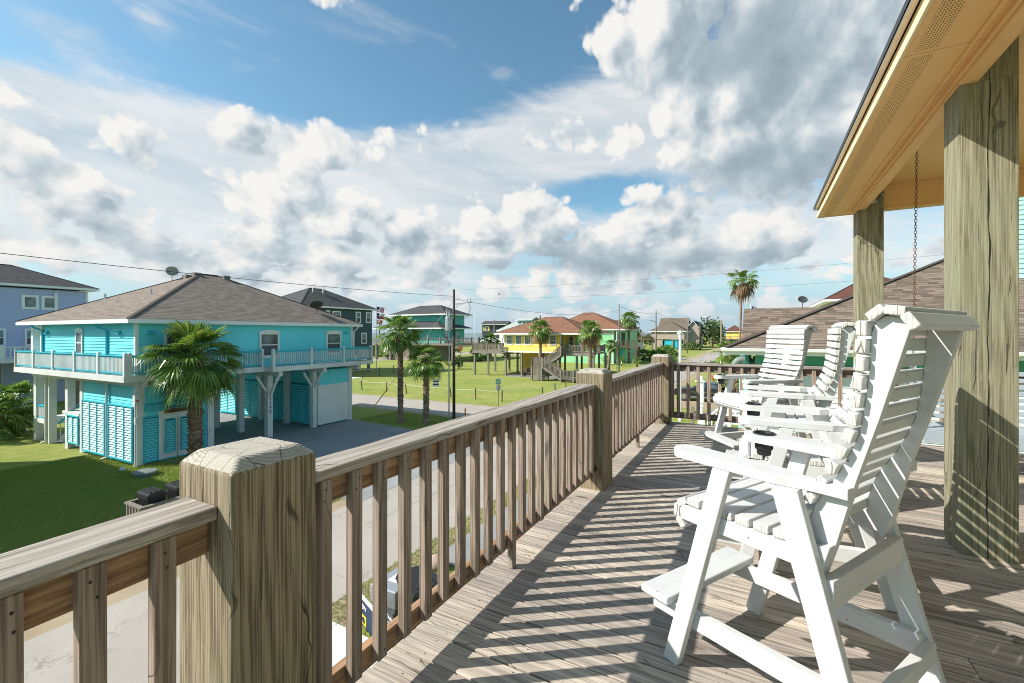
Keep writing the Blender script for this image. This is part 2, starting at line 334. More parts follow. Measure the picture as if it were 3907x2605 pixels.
M['backd'] = paint('deep_shadow_teal_boards', (0.015, 0.12, 0.15), 0.8)
M['leaf'] = leafmat('palm_frond', (0.06, 0.125, 0.025), (0.14, 0.24, 0.045), (0.27, 0.38, 0.075), 0.34, 0.25)
M['leafy'] = leafmat('yellow_green_frond', (0.07, 0.13, 0.02), (0.14, 0.23, 0.03), (0.28, 0.33, 0.06), 0.3)
M['dead'] = leafmat('dead_frond', (0.13, 0.075, 0.035), (0.22, 0.135, 0.07), (0.3, 0.2, 0.11), 0.2, 0.7)
M['shrub'] = leafmat('shrub_leaves', (0.03, 0.06, 0.012), (0.06, 0.11, 0.02), (0.12, 0.18, 0.04), 0.25, 0.5)
M['bark'] = wood('palm_trunk', 0, (0.30, 0.22, 0.165), (0.17, 0.115, 0.08), fine=20, knots=False, crack=0.0, vary=0.3)
M['boot'] = leafmat('leaf_bases', (0.1, 0.055, 0.03), (0.2, 0.125, 0.08), (0.33, 0.24, 0.17), 0.0, 0.8)
M['pole'] = wood('creosote_pole', 2, (0.10, 0.078, 0.06), (0.05, 0.038, 0.03), fine=30, knots=False, crack=0.6)
M['poleg'] = wood('old_grey_pole', 2, (0.27, 0.235, 0.19), (0.17, 0.145, 0.115), fine=20, knots=False, crack=0.6)
M['red'] = paint('red_paint', (0.55, 0.045, 0.03), 0.4); M['orange'] = paint('orange_paint', (0.75, 0.2, 0.03), 0.5)
M['green'] = paint('street_sign_green', (0.01, 0.22, 0.14), 0.4); M['yellowp'] = paint('yellow_paint', (0.75, 0.55, 0.03), 0.5)
M['navy'] = paint('navy_paint', (0.02, 0.035, 0.075), 0.5); M['flagred'] = paint('flag_red', (0.5, 0.03, 0.045), 0.8); M['flagblue'] = paint('flag_blue', (0.03, 0.05, 0.19), 0.8)
M['flagwhite'] = paint('flag_white', (0.75, 0.75, 0.75), 0.8)
M['carpaint'] = paint('black_car_paint', (0.012, 0.014, 0.02), 0.18, 0.1, 2.0, 0.02, 0.8)
M['tyre'] = paint('tyre_rubber', (0.03, 0.03, 0.03), 0.85); M['chrome'] = paint('chrome', (0.6, 0.6, 0.6), 0.2, 0.1, metal=0.9, bstr=0.02)
M['rust'] = paint('rusty_chain', (0.14, 0.075, 0.045), 0.7, 0.6, 40.0, 0.5); M['rope'] = paint('pale_rope', (0.6, 0.56, 0.45), 0.9)
M['dishg'] = paint('dish_grey', (0.30, 0.31, 0.24), 0.5, 0.3); M['dishd'] = paint('dish_dark', (0.06, 0.06, 0.065), 0.5, 0.3)
M['greyp'] = paint('blue_grey_swing_paint', (0.36, 0.42, 0.47), 0.5); M['rock'] = paint('pink_rock', (0.42, 0.3, 0.25), 0.9, 0.5, 4, 0.8)
M['signbrown'] = wood('carved_sign_wood', 1, (0.2, 0.085, 0.035), (0.11, 0.045, 0.02), fine=40, crack=0.2)
M['dolph'] = paint('sculpture_grey_green', (0.19, 0.235, 0.215), 0.6, 0.4, 5, 0.6); M['turq'] = paint('turquoise_paint', (0.2, 0.62, 0.5), 0.5)
def soffitmat():
    """painted soffit board with a band of punched vent holes"""
    m, t, b = base_mat('perforated_soffit', 0.6, 0.3); co = ocoord(t); x, y, z = t.xyz(co)
    band = t.m('MULTIPLY', t.m('GREATER_THAN', x, 0.05), t.m('LESS_THAN', x, 0.165))
    seam = t.m('GREATER_THAN', t.m('ABSOLUTE', t.m('SUBTRACT', t.m('FRACT', t.m('DIVIDE', y, 2.44)), 0.5)), 0.012)
    fx = t.m('SUBTRACT', t.m('FRACT', t.m('DIVIDE', x, 0.0145)), 0.5); fy = t.m('SUBTRACT', t.m('FRACT', t.m('DIVIDE', y, 0.024)), 0.5)
    hole = t.m('MULTIPLY', t.m('LESS_THAN', t.m('ABSOLUTE', fx), 0.2), t.m('LESS_THAN', t.m('ABSOLUTE', fy), 0.25))
    hole = t.m('MULTIPLY', t.m('MULTIPLY', hole, band), seam)
    n = t.noise(co, 1.5, 4)
    c = t.mix(t.m('MULTIPLY', t.sstep(n, 0.4, 0.75), 0.12), (0.88, 0.53, 0.225, 1), (0.6, 0.39, 0.17, 1))
    line = t.m('LESS_THAN', t.m('ABSOLUTE', t.m('SUBTRACT', t.m('FRACT', t.m('DIVIDE', y, 2.44)), 0.5)), 0.0012)
    t.put(b.inputs['Base Color'], t.mix(t.m('MAXIMUM', hole, t.m('MULTIPLY', line, 0.6)), c, (0.03, 0.02, 0.01, 1)))
    return m
M['soffit'] = soffitmat()

# ------------------------------------------------------------------ mesh helpers
class MB:
    def __init__(s): s.v = []; s.f = []; s.mi = []; s.uv = []; s.hasuv = False
    def add(s, vs, fs, mi=0, uvs=None):
        o = len(s.v); s.v += [tuple(p) for p in vs]
        for i, f in enumerate(fs):
            s.f.append([o + k for k in f]); s.mi.append(mi[i] if isinstance(mi, (list, tuple)) else mi); s.uv.append(uvs[i] if uvs else None)
            if uvs: s.hasuv = True
        return s
    def box(s, x0, x1, y0, y1, z0, z1, mi=0):
        vs = [(x0, y0, z0), (x1, y0, z0), (x1, y1, z0), (x0, y1, z0), (x0, y0, z1), (x1, y0, z1), (x1, y1, z1), (x0, y1, z1)]
        return s.add(vs, [(0, 3, 2, 1), (4, 5, 6, 7), (0, 1, 5, 4), (1, 2, 6, 5), (2, 3, 7, 6), (3, 0, 4, 7)], mi)
    def bar(s, p0, p1, w, h, up=(0, 0, 1), mi=0):
        p0 = Vector(p0); p1 = Vector(p1); d = (p1 - p0).normalized(); up = Vector(up)
        a = d.cross(up)
        if a.length < 1e-4: a = d.cross(Vector((1, 0, 0)))
        a.normalize(); b = a.cross(d).normalized()
        vs = []
        for p in (p0, p1):
            for i, j in ((-1, -1), (1, -1), (1, 1), (-1, 1)): vs.append(p + a * (w / 2 * i) + b * (h / 2 * j))
        return s.add(vs, [(0, 1, 2, 3), (7, 6, 5, 4), (0, 4, 5, 1), (1, 5, 6, 2), (2, 6, 7, 3), (3, 7, 4, 0)], mi)
    def prism(s, outer, fn, d0, d1, holes=(), mi=0, mi_side=None):
        """closed 2D outline extruded; fn(u, v, d) gives the point"""
        loops = [list(outer)] + [list(h) for h in holes]
        flat = [p for l in loops for p in l]
        tri = geometry.tessellate_polygon([[Vector((p[0], p[1], 0)) for p in l] for l in loops])
        n = len(flat)
        vs = [fn(p[0], p[1], d0) for p in flat] + [fn(p[0], p[1], d1) for p in flat]
        fs = [tuple(t) for t in tri] + [tuple(n + k for k in reversed(t)) for t in tri]
        if len(holes) == 0 and s._convex(loops[0]): fs = [tuple(range(n)), tuple(range(2 * n - 1, n - 1, -1))]
        s.add(vs, fs, mi)
        o = len(s.v) - 2 * n; k = 0
        for l in loops:
            for i in range(len(l)):
                a = k + i; b = k + (i + 1) % len(l)
                s.f.append([o + a, o + n + a, o + n + b, o + b]); s.mi.append(mi if mi_side is None else mi_side); s.uv.append(None)
            k += len(l)
        return s
    @staticmethod
    def _convex(l):
        sg = 0
        for i in range(len(l)):
            a, b, c = l[i], l[(i + 1) % len(l)], l[(i + 2) % len(l)]
            cr = (b[0] - a[0]) * (c[1] - b[1]) - (b[1] - a[1]) * (c[0] - b[0])
            if abs(cr) > 1e-9:
                if sg and (cr > 0) != (sg > 0): return False
                sg = cr
        return True
    def tube(s, pts, rads, n=10, mi=0, cap=True):
        pts = [Vector(p) for p in pts]
        if not isinstance(rads, (list, tuple)): rads = [rads] * len(pts)
        rings = []; ref = None
        for i, p in enumerate(pts):
            d = (pts[min(i + 1, len(pts) - 1)] - pts[max(i - 1, 0)]).normalized()
            if ref is None: ref = Vector((0, 0, 1)) if abs(d.z) < 0.9 else Vector((1, 0, 0))
            a = (ref - d * ref.dot(d)).normalized(); ref = a; b = d.cross(a)
            rings.append([p + (a * math.cos(q * 2 * math.pi / n) + b * math.sin(q * 2 * math.pi / n)) * rads[i] for q in range(n)])
        vs = [v for r in rings for v in r]; fs = []
        for i in range(len(pts) - 1):
            for q in range(n):
                fs.append((i * n + q, i * n + (q + 1) % n, (i + 1) * n + (q + 1) % n, (i + 1) * n + q))
        if cap: fs += [tuple(range(n - 1, -1, -1)), tuple((len(pts) - 1) * n + q for q in range(n))]
        return s.add(vs, fs, mi)
    def lathe(s, prof, c=(0, 0, 0), n=16, mi=0):
        vs = [(c[0] + max(r, 1e-4) * math.cos(2 * math.pi * q / n), c[1] + max(r, 1e-4) * math.sin(2 * math.pi * q / n), c[2] + z) for r, z in prof for q in range(n)]
        return s.add(vs, [(i * n + q, i * n + (q + 1) % n, (i + 1) * n + (q + 1) % n, (i + 1) * n + q) for i in range(len(prof) - 1) for q in range(n)], mi)
    def ball(s, c, r, n=12, mi=0, sz=(1, 1, 1)):
        vs = []; fs = []; m_ = n // 2
        for i in range(m_ + 1):
            th = math.pi * i / m_
            for q in range(n):
                ph = 2 * math.pi * q / n
                vs.append((c[0] + r * sz[0] * math.sin(th) * math.cos(ph), c[1] + r * sz[1] * math.sin(th) * math.sin(ph), c[2] + r * sz[2] * math.cos(th)))
        for i in range(m_):
            for q in range(n): fs.append((i * n + q, (i + 1) * n + q, (i + 1) * n + (q + 1) % n, i * n + (q + 1) % n))
        return s.add(vs, fs, mi)
    def roofface(s, pts, mi=0):
        """planar roof polygon with metre UVs: u along the horizontal, v up the slope"""
        P = [Vector(p) for p in pts]; nrm = Vector((0, 0, 0))
        for i in range(len(P)): nrm += (P[i] - P[0]).cross(P[(i + 1) % len(P)] - P[0])
        nrm.normalize()
        if nrm.z < 0: P.reverse(); nrm = -nrm
        h = Vector((0, 0, 1)).cross(nrm)
        h = h.normalized() if h.length > 1e-4 else Vector((1, 0, 0)); u_ = nrm.cross(h)
        return s.add(P, [tuple(range(len(P)))], mi, [[(p.dot(h), p.dot(u_)) for p in P]])
    def build(s, name, mats, parent=None, bevel=0.0, smooth=False, seg=2):
        me = bpy.data.meshes.new(name); me.from_pydata(s.v, [], s.f)
        if not isinstance(mats, (list, tuple)): mats = [mats]
        for q in mats: me.materials.append(M[q] if isinstance(q, str) else q)
        me.polygons.foreach_set('material_index', s.mi)
        if smooth: me.polygons.foreach_set('use_smooth', [True] * len(s.f))
        if s.hasuv:
            ul = me.uv_layers.new(name='UVMap'); k = 0
            for fi, f in enumerate(s.f):
                uv = s.uv[fi]
                for j in range(len(f)):
                    ul.data[k].uv = uv[j] if uv else (0.16, 0.08); k += 1
        me.update()
        o = bpy.data.objects.new(name, me); col.objects.link(o)
        if parent: o.parent = parent
        if bevel:
            b = o.modifiers.new('soft_edges', 'BEVEL'); b.width = bevel; b.segments = seg; b.limit_method = 'ANGLE'; b.angle_limit = rad(40)
            b.harden_normals = False
        return o

def thing(name, label, cat, loc=(0, 0, 0), rz=0.0, group=None, scale=1.0):
    o = bpy.data.objects.new(name, None); col.objects.link(o); o.empty_display_size = 0.2
    o.location = loc; o.rotation_euler = (0, 0, rz); o.scale = (scale,) * 3
    o['label'] = label; o['category'] = cat
    if group: o['group'] = group
    return o
def tag(o, label=None, cat=None, group=None, kind=None, loc=None, rz=None, scale=None):
    for k, v in (('label', label), ('category', cat), ('group', group), ('kind', kind)):
        if v: o[k] = v
    if loc is not None: o.location = loc
    if rz is not None: o.rotation_euler = (0, 0, rz)
    if scale is not None: o.scale = (scale,) * 3
    return o
def dup(o, loc, rz=None, label=None, group=None, scale=None):
    c = o.copy(); col.objects.link(c); c.location = loc
    if rz is not None: c.rotation_euler = (0, 0, rz)
    if scale is not None: c.scale = (scale,) * 3 if not isinstance(scale, (tuple, list)) else scale
    if label: c['label'] = label
    if group: c['group'] = group
    for ch in [q for q in o.children]:
        d = ch.copy(); col.objects.link(d); d.parent = c
        for g in [q for q in ch.children]:
            e = g.copy(); col.objects.link(e); e.parent = d
    return c
def G(u, v, z=0.0, k=None):
    """ground-plan point (far scene units) where a sight line meets height z"""
    y = (5.0 - z) * FP / (v - HV); return ((u - CX) / FP * y, y)
def atL(u, L):
    """point on the line parallel to the street at side distance L (far units)"""
    t = (u - CX) / FP; y = L / (t * CS - SN); return (t * y, y)
def atY(u, y): return ((u - CX) / FP * y, y)
def KK(p, z=0.0): return (p[0] * K, p[1] * K, z * K)
def SL(s, L): return (s * SN + L * CS, s * CS - L * SN)     # street frame (along, across) -> plan
# ================================================================== our deck
RZ = -TH
def droot(name, label, cat, group=None): return thing(name, label, cat, (0, 0, DZ), RZ, group)
mb = MB(); scr = []
s = 1.6215 - 0.152 * 27
while s < 7.95:
    s1 = min(s + 0.1425, 7.955); cuts = [-1.53 + R.uniform(-0.006, 0.006)] + sorted([R.choice([0.85, 2.07, 3.3, 4.5]) + 0.002]) + [6.2]
    if R.random() < 0.35: cuts = [cuts[0], cuts[-1]]
    zj = R.uniform(-0.0015, 0.0)
    for a, b in zip(cuts[:-1], cuts[1:]):
        mb.box(a + 0.0015, b - 0.0015, s, s1, -0.036 + zj, zj)
    for L_ in [-1.36 + 0.41 * i for i in range(18)]:
        for q in (0.03, 0.116):
            if s + q < 7.9:
                cx, cy = L_ + R.uniform(-0.012, 0.012), s + q + R.uniform(-0.008, 0.008)
                mb.add([(cx + 0.0038 * math.cos(h * 1.05), cy + 0.0038 * math.sin(h * 1.05), zj + 0.0008) for h in range(6)], [tuple(range(6))], 1)
    s += 0.152
deck = mb.build('deck_floor', ['deck', 'black'], None, 0.004, seg=2); tag(deck, kind='structure', loc=(0, 0, DZ), rz=RZ)
mb = MB()
mb.box(-1.50, -1.46, -2.4, 7.9, -0.30, -0.038); mb.box(-1.45, 6.2, 7.9, 7.94, -0.30, -0.038)
for i in range(20): mb.box(-1.455, 6.0, -2.2 + i * 0.5, -2.16 + i * 0.5, -0.27, -0.04)
dj = mb.build('deck_floor_joists', 'greyw'); tag(dj, kind='structure', loc=(0, 0, DZ), rz=RZ)

def post_mesh(mb, x0, x1, y0, y1, z0, z1, ch=0.035):
    a, b = z1 - ch, z1
    c = ch * 1.05
    mb.add([(x0, y0, z0), (x1, y0, z0), (x1, y1, z0), (x0, y1, z0), (x0, y0, a), (x1, y0, a), (x1, y1, a), (x0, y1, a), (x0 + c, y0 + c, b), (x1 - c, y0 + c, b), (x1 - c, y1 - c, b), (x0 + c, y1 - c, b)],
           [(0, 1, 5, 4), (1, 2, 6, 5), (2, 3, 7, 6), (3, 0, 4, 7), (4, 5, 9, 8), (5, 6, 10, 9), (6, 7, 11, 10), (7, 4, 8, 11), (8, 9, 10, 11)], [0] * 4 + [1] * 5)

rl = droot('deck_railing', 'long weathered wooden railing with square pilings running along the street side of the deck', 'railing')
for y0, y1, z1 in ((0.7126, 0.985, 1.142), (4.134, 4.42, 1.146), (7.67, 7.955, 1.142)):
    mb = MB(); post_mesh(mb, -1.555, -1.272, y0, y1, -DZ, z1)
    # end-grain rings need their own centre
    o = mb.build('post', ['post', endgrain('post_top_%d' % int(y0), (0.42, 0.385, 0.325), (0.33, 0.295, 0.24), 34.0, (-1.46, y0 + 0.19, 1.1))], rl, 0.009, seg=3)
def section(y0, y1, shift, first, pitch, n, legs=()):
    def P(L_, s_, z_): return (L_ + shift(s_), s_, z_)
    def rail(nm, mt, La, Lb, za, zb, e0=0.0, e1=0.0, bev=0.004):
        mb = MB(); a, b = y0 + e0, y1 - e1
        vs = [P(La, a, za), P(Lb, a, za), P(Lb, b, za), P(La, b, za), P(La, a, zb), P(Lb, a, zb), P(Lb, b, zb), P(La, b, zb)]
        mb.add(vs, [(0, 3, 2, 1), (4, 5, 6, 7), (0, 1, 5, 4), (1, 2, 6, 5), (2, 3, 7, 6), (3, 0, 4, 7)])
        return mb.build(nm, mt, rl, bev)
    rail('rail_cap', 'cap', -1.517, -1.356, 0.972, 1.011, bev=0.006)
    rail('top_rail', 'rail', -1.441, -1.402, 0.867, 0.9705, 0.002, 0.002)
    rail('bottom_rail', 'balu' if 0 else 'rail', -1.441, -1.402, 0.120, 0.212, 0.002, 0.002)
    for i in range(n):
        a = first + pitch * i + R.uniform(-0.004, 0.004); tw = R.uniform(-0.003, 0.003)
        z0 = 0.001 if i in legs else 0.155 + R.uniform(-0.008, 0.008)
        mb = MB()
        vs = [P(-1.4005, a + tw, z0), P(-1.362, a + tw, z0), P(-1.362, a + 0.05 + tw, z0), P(-1.4005, a + 0.05 + tw, z0),
              P(-1.4005, a, 0.9705), P(-1.362, a, 0.9705), P(-1.362, a + 0.05, 0.9705), P(-1.4005, a + 0.05, 0.9705)]
        mb.add(vs, [(0, 3, 2, 1), (4, 5, 6, 7), (0, 1, 5, 4), (1, 2, 6, 5), (2, 3, 7, 6), (3, 0, 4, 7)], 0)
        for zz in (0.935, 0.895, 0.185):
            if i in legs and zz < 0.2: continue
            q = a + 0.025 + R.uniform(-0.012, 0.012)
            mb.add([(P(-1.3612, 0, 0)[0] + shift(q) - shift(0), q + 0.0035 * math.cos(h * 1.05), zz + R.uniform(-0.004, 0.004) * 0 + 0.0045 * math.sin(h * 1.05)) for h in range(6)], [tuple(range(6))], 1)
        mb.build('baluster', ['balu', 'black'], rl, 0.0025, seg=1)
section(-1.6, 0.7126, lambda s_: 0.018 + (0.7126 - s_) * 0.0615, 0.558 - 0.1427 * 14, 0.1427, 15)
section(0.985, 4.134, lambda s_: 0.0, 1.069, 0.1427, 22, (10,))
section(4.42, 7.67, lambda s_: 0.0, 4.50, 0.1435, 22, (10,))

fr = droot('deck_railing', 'shaded weathered railing closing the far end of the deck behind the chairs', 'railing')
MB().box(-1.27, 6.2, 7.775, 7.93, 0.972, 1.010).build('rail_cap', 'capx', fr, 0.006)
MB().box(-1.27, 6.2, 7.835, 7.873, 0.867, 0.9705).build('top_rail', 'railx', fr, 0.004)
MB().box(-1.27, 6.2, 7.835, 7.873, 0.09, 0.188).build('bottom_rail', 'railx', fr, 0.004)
for i in range(48):
    a = -1.262 + (0.087 if i else 0) + 0.1555 * max(0, i - 1) + R.uniform(-0.004, 0.004)
    if 1.15 < a < 1.5: continue
    mb = MB(); mb.box(a, a + 0.05, 7.796, 7.834, 0.11 + R.uniform(-0.01, 0.01), 0.9705)
    for zz in (0.93, 0.90, 0.15, 0.13):
        q = a + R.uniform(0.015, 0.035)
        mb.add([(q + 0.0035 * math.cos(h * 1.05), 7.7952, zz + 0.0045 * math.sin(h * 1.05)) for h in range(6)], [tuple(range(6))], 1)
    mb.build('baluster', ['balu', 'black'], fr, 0.0025, seg=1)

# ================================================================== porch roof and its columns
pr = droot('porch_roof', 'tan painted porch roof with perforated soffit overhanging the right side of the deck', 'porch roof')
S0, S1 = -3.2, 8.12; LE = 6.2
def frame_L(mb, La, Lb, sa, sb, z0, z1):
    """strip along the street side and round the far corner: [La, Lb] wide across, [sa, sb] at the far side"""
    mb.box(La, Lb, S0, sb, z0, z1); mb.box(Lb, LE, sa, sb, z0, z1)
mb = MB(); frame_L(mb, 0.785, 0.803, S1, S1 + 0.018, 3.228, 3.287); mb.build('fascia', 'cream', pr, 0.002, seg=1)
mb = MB(); frame_L(mb, 0.80, 0.818, S1 - 0.015, S1 + 0.003, 3.2872, 3.352); mb.build('fascia_board', 'tan', pr)
so_ = MB().box(0.003, 0.399, S0, S1, 3.2365, 3.25).build('soffit', 'soffit', pr); so_.location = (0.80, 0, 0)
MB().box(1.2, LE, 7.955, S1 - 0.001, 3.2366, 3.25).build('soffit', 'tan', pr)
mb = MB(); mb.box(1.115, 1.135, S0, 7.93, 3.216, 3.236); mb.box(1.175, 1.199, S0, 7.95, 3.205, 3.236); mb.build('soffit_moulding', 'tan', pr, 0.004)
mb = MB(); mb.box(1.2, 1.283, S0, 7.953, 3.181, 3.49); mb.build('beam', 'tan', pr, 0.004)
mb = MB(); mb.box(1.284, 1.30, S0, 7.70, 3.45, 3.49); mb.box(1.2831, 1.295, S0, 7.70, 3.181, 3.215); mb.build('beam_trim', 'tan', pr, 0.003)
mb = MB(); mb.box(1.284, LE, 7.72, 7.80, 3.165, 3.49); mb.box(1.486, LE, 7.708, 7.7195, 3.165, 3.20); mb.box(1.284, LE, 7.70, 7.7195, 3.45, 3.49); mb.build('beam', 'tan', pr, 0.004)
MB().box(1.2, LE, S0, 7.95, 3.491, 3.51).build('ceiling', 'tan', pr)
mb = MB()
zr = 3.362; rise = 2.2; Lr = 4.6
for z_, mi in ((zr, 1), (zr + 0.045, 0)):
    A = (0.745, S0, z_); B = (0.745, S1 + 0.055, z_); C_ = (Lr, S1 - 3.8, z_ + rise); D_ = (Lr, S0, z_ + rise)
    E_ = (8.45, S1 + 0.055, z_); F_ = (8.45, S0, z_)
    mb.roofface([A, B, C_, D_], mi); mb.roofface([B, E_, C_], mi); mb.roofface([E_, F_, D_, C_], mi)
mb.add([(0.745, S0, zr), (0.745, S1 + 0.055, zr), (8.45, S1 + 0.055, zr), (0.745, S0, zr + 0.045), (0.745, S1 + 0.055, zr + 0.045), (8.45, S1 + 0.055, zr + 0.045)], [(0, 1, 4, 3), (1, 2, 5, 4)], 1)
mb.build('roof_shingles', ['shG', 'black'], pr)
mb = MB(); mb.box(0.752, 0.79, S0, S1 + 0.04, 3.3525, 3.3615); mb.box(0.79, LE, S1, S1 + 0.04, 3.3525, 3.3615); mb.build('drip_edge', 'steel', pr)
def column(y0, crack):
    mb = MB(); x0, x1, y1 = 1.2, 1.487, y0 + 0.285
    mb.box(x0, x1, y0, y1, -DZ if y0 > 5 else -DZ, 3.1805); mb.box(1.284, x1, y0, y1, 3.1805, 3.4905)
    if crack:
        rr = random.Random(3); pts = []; x = x0 + 0.142
        for i in range(60):
            z = -0.02 + i * 0.0585; x += rr.uniform(-0.004, 0.004) + (x0 + 0.140 - x) * 0.12
            wd = 0.0008 + 0.0042 * abs(math.sin(i * 0.55 + 1)) * (0.4 + 0.6 * abs(math.sin(i * 0.13)))
            pts.append((x, wd, z))
        vs = [(x - w_, y0 - 0.0012, z) for x, w_, z in pts] + [(x + w_, y0 - 0.0012, z) for x, w_, z in pts]
        n = len(pts); mb.add(vs, [(i, n + i, n + i + 1, i + 1) for i in range(n - 1)], 1)
    return mb.build('column', ['column', 'black'], pr, 0.004)
column(4.125, True); ca = column(7.668, False); column(0.70, False)
mb = MB(); mb.ball((1.37, 7.625, 3.27), 0.035, 12); mb.tube([(1.37, 7.667, 3.27), (1.37, 7.60, 3.27)], [0.028, 0.036], 12)
mb.tube([(1.45, 7.66, 3.33), (1.47, 7.62, 3.36)], 0.012, 8); mb.build('spotlight', 'steel', ca, smooth=True)
# house wall the porch belongs to (out of the picture to the right)
def lap(mb, p0, p1, z0, z1, n, h=0.15, lip=0.03, mi=0, out=0.0):
    """horizontal lap boards from p0 to p1; n is the outward plan normal"""
    z = z0
    while z < z1 - 1e-4:
        zt = min(z + h, z1); a, b = lip + out, 0.002 + out
        q = [(p0[0] + n[0] * a, p0[1] + n[1] * a, z), (p1[0] + n[0] * a, p1[1] + n[1] * a, z), (p1[0] + n[0] * b, p1[1] + n[1] * b, zt), (p0[0] + n[0] * b, p0[1] + n[1] * b, zt)]
        e = [(p0[0] + n[0] * b, p0[1] + n[1] * b, z), (p1[0] + n[0] * b, p1[1] + n[1] * b, z)]
        mb.add(q + e, [(0, 1, 2, 3), (4, 5, 1, 0)], mi); z += h
mb = MB(); mb.box(4.75, 4.9, S0, 6.8, 0.0, 3.49); lap(mb, (4.75, S0), (4.75, 6.8), 0.0, 3.48, (-1, 0)); mb.build('house_wall', 'mint', pr)

# ================================================================== tall white chairs
def make_chair():
    t = thing('bar_chair', 'x', 'chair')
    XZ = lambda ya, yb: (lambda u, v, d: (u, d, v))
    fz = lambda u, v, d: (u, d, v)
    def pz(nm, outl, ya, yb, mt, bev=0.004, par=None): return MB().prism(outl, fz, ya, yb).build(nm, mt, par or t, bev)
    for (a, b) in ((-0.038, 0.0), (-0.71, -0.672)):
        pz('leg', [(0.078, 0), (0, 0), (-0.249, 0.94), (-0.172, 0.94)], a, b, 'chairz', 0.005)
        pz('leg', [(-0.67, 0), (-0.755, 0), (-0.503, 0.94), (-0.407, 0.94)], a, b, 'chairz', 0.005)
    for (a, b) in ((-0.077, -0.0385), (-0.6715, -0.633)):
        pz('seat_rail', [(0.01, 0.655), (0.015, 0.70), (0.0, 0.724), (-0.46, 0.727), (-0.592, 0.765), (-0.56, 0.655)], a, b, 'chairx')
        pz('stretcher', [(0.165, 0.178), (0.165, 0.244), (-0.12, 0.264), (-0.665, 0.292), (-0.69, 0.205), (-0.10, 0.186)], a, b, 'chairx')
        a2, b2 = (a - 0.0385, b - 0.0385) if a > -0.3 else (a + 0.0385, b + 0.0385)
        pz('back_frame', [(-0.50, 0.735), (-0.505, 0.803), (-0.528, 0.886), (-0.553, 0.936), (-0.60, 1.014), (-0.644, 1.115), (-0.662, 1.168), (-0.671, 1.224),
                          (-0.68, 1.295), (-0.689, 1.384), (-0.692, 1.45), (-0.694, 1.50), (-0.710, 1.541), (-0.733, 1.556), (-0.771, 1.548), (-0.794, 1.513),
                          (-0.716, 1.22), (-0.652, 0.999), (-0.592, 0.759), (-0.556, 0.64)], a2, b2, 'chairz', 0.003)
    def slat(mb, X_, Z_, ang, wd, th, y0=-0.04, y1=-0.67):
        c, s_ = math.cos(ang), math.sin(ang); o = []
        for i, j in ((-1, -1), (1, -1), (1, 1), (-1, 1)):
            o.append((X_ + c * wd / 2 * i - s_ * th / 2 * j, Z_ + s_ * wd / 2 * i + c * th / 2 * j))
        vs = [(p[0], y0, p[1]) for p in o] + [(p[0], y1, p[1]) for p in o]
        mb.add(vs, [(0, 4, 5, 1), (1, 5, 6, 2), (2, 6, 7, 3), (3, 7, 4, 0), (0, 1, 2, 3), (7, 6, 5, 4)], [0, 0, 0, 0, 1, 1])
    mb = MB()
    for X_, Z_, a in ((-0.055, 0.745, 0.05), (-0.128, 0.744, 0.0), (-0.203, 0.743, 0), (-0.278, 0.743, 0), (-0.353, 0.744, 0), (-0.428, 0.746, -0.06)):
        slat(mb, X_, Z_, a, 0.06, 0.033, -0.037, -0.673)
    slat(mb, 0.004, 0.733, -0.6, 0.05, 0.032, -0.037, -0.673); slat(mb, 0.032, 0.688, -1.5, 0.055, 0.03, -0.037, -0.673); slat(mb, 0.012, 0.638, -2.35, 0.05, 0.03, -0.037, -0.673)
    mb.build('seat', ['chairy', 'chend'], t, 0.005)
    path = [(-0.500, 0.735), (-0.505, 0.803), (-0.528, 0.886), (-0.553, 0.936), (-0.60, 1.014), (-0.644, 1.115), (-0.662, 1.168), (-0.671, 1.224), (-0.68, 1.295), (-0.689, 1.384), (-0.692, 1.45), (-0.696, 1.52)]
    def at(z):
        for (x0, z0), (x1, z1) in zip(path[:-1], path[1:]):
            if z0 <= z <= z1: f = (z - z0) / (z1 - z0); return x0 + f * (x1 - x0)
        return path[-1][0]
    mb = MB()
    for z in (0.775, 0.845, 0.91, 0.968, 1.03, 1.09, 1.151, 1.212, 1.273, 1.334, 1.396, 1.456, 1.515):
        x = at(z); dx = (at(min(z + 0.02, 1.52)) - at(z - 0.02)) / 0.04; a = math.atan2(1, dx)
        nx, nz = math.sin(a), -math.cos(a)
        slat(mb, x + nx * 0.0165, z + nz * 0.0165, a, 0.045 if z < 1.5 else 0.05, 0.032)
    for X_, Z_, a in ((-0.716, 1.566, 2.45), (-0.765, 1.571, -2.98), (-0.803, 1.537, -2.15)): slat(mb, X_, Z_, a, 0.054, 0.03)
    mb.build('backrest', ['chairy', 'chend'], t, 0.005)
    fy = lambda u, v, d: (u, v, d)
    arc = [(-0.02 + 0.068 * math.cos(q), -0.064 + 0.064 * math.sin(q)) for q in [rad(-90 + 18 * i) for i in range(11)]]
    near = arc + [(-0.12, 0.001), (-0.43, 0.002), (-0.46, -0.010), (-0.52, -0.028), (-0.59, -0.034), (-0.645, -0.034), (-0.645, -0.0755), (-0.50, -0.078), (-0.44, -0.110), (-0.25, -0.118)]
    MB().prism(near, fy, 0.9405, 0.979).build('armrest', 'chairx', t, 0.007, seg=3)
    far = [(x, -0.71 - y * 1.14 - 0.0) for x, y in near]; far.reverse()
    cc = (-0.045, -0.638)
    hole = [(cc[0] + 0.043 * math.cos(q * math.pi / 10), cc[1] + 0.043 * math.sin(q * math.pi / 10)) for q in range(20)]
    am = MB().prism(far, fy, 0.9405, 0.979, [hole]).build('armrest', 'chairx', t, 0.007, seg=3)
    mb = MB(); C3 = (cc[0], cc[1], 0.979)
    mb.lathe([(0.0415, 0.001), (0.052, 0.001), (0.053, 0.005), (0.049, 0.008), (0.043, 0.005), (0.0405, -0.004), (0.039, -0.075), (0.001, -0.076)], C3, 24)
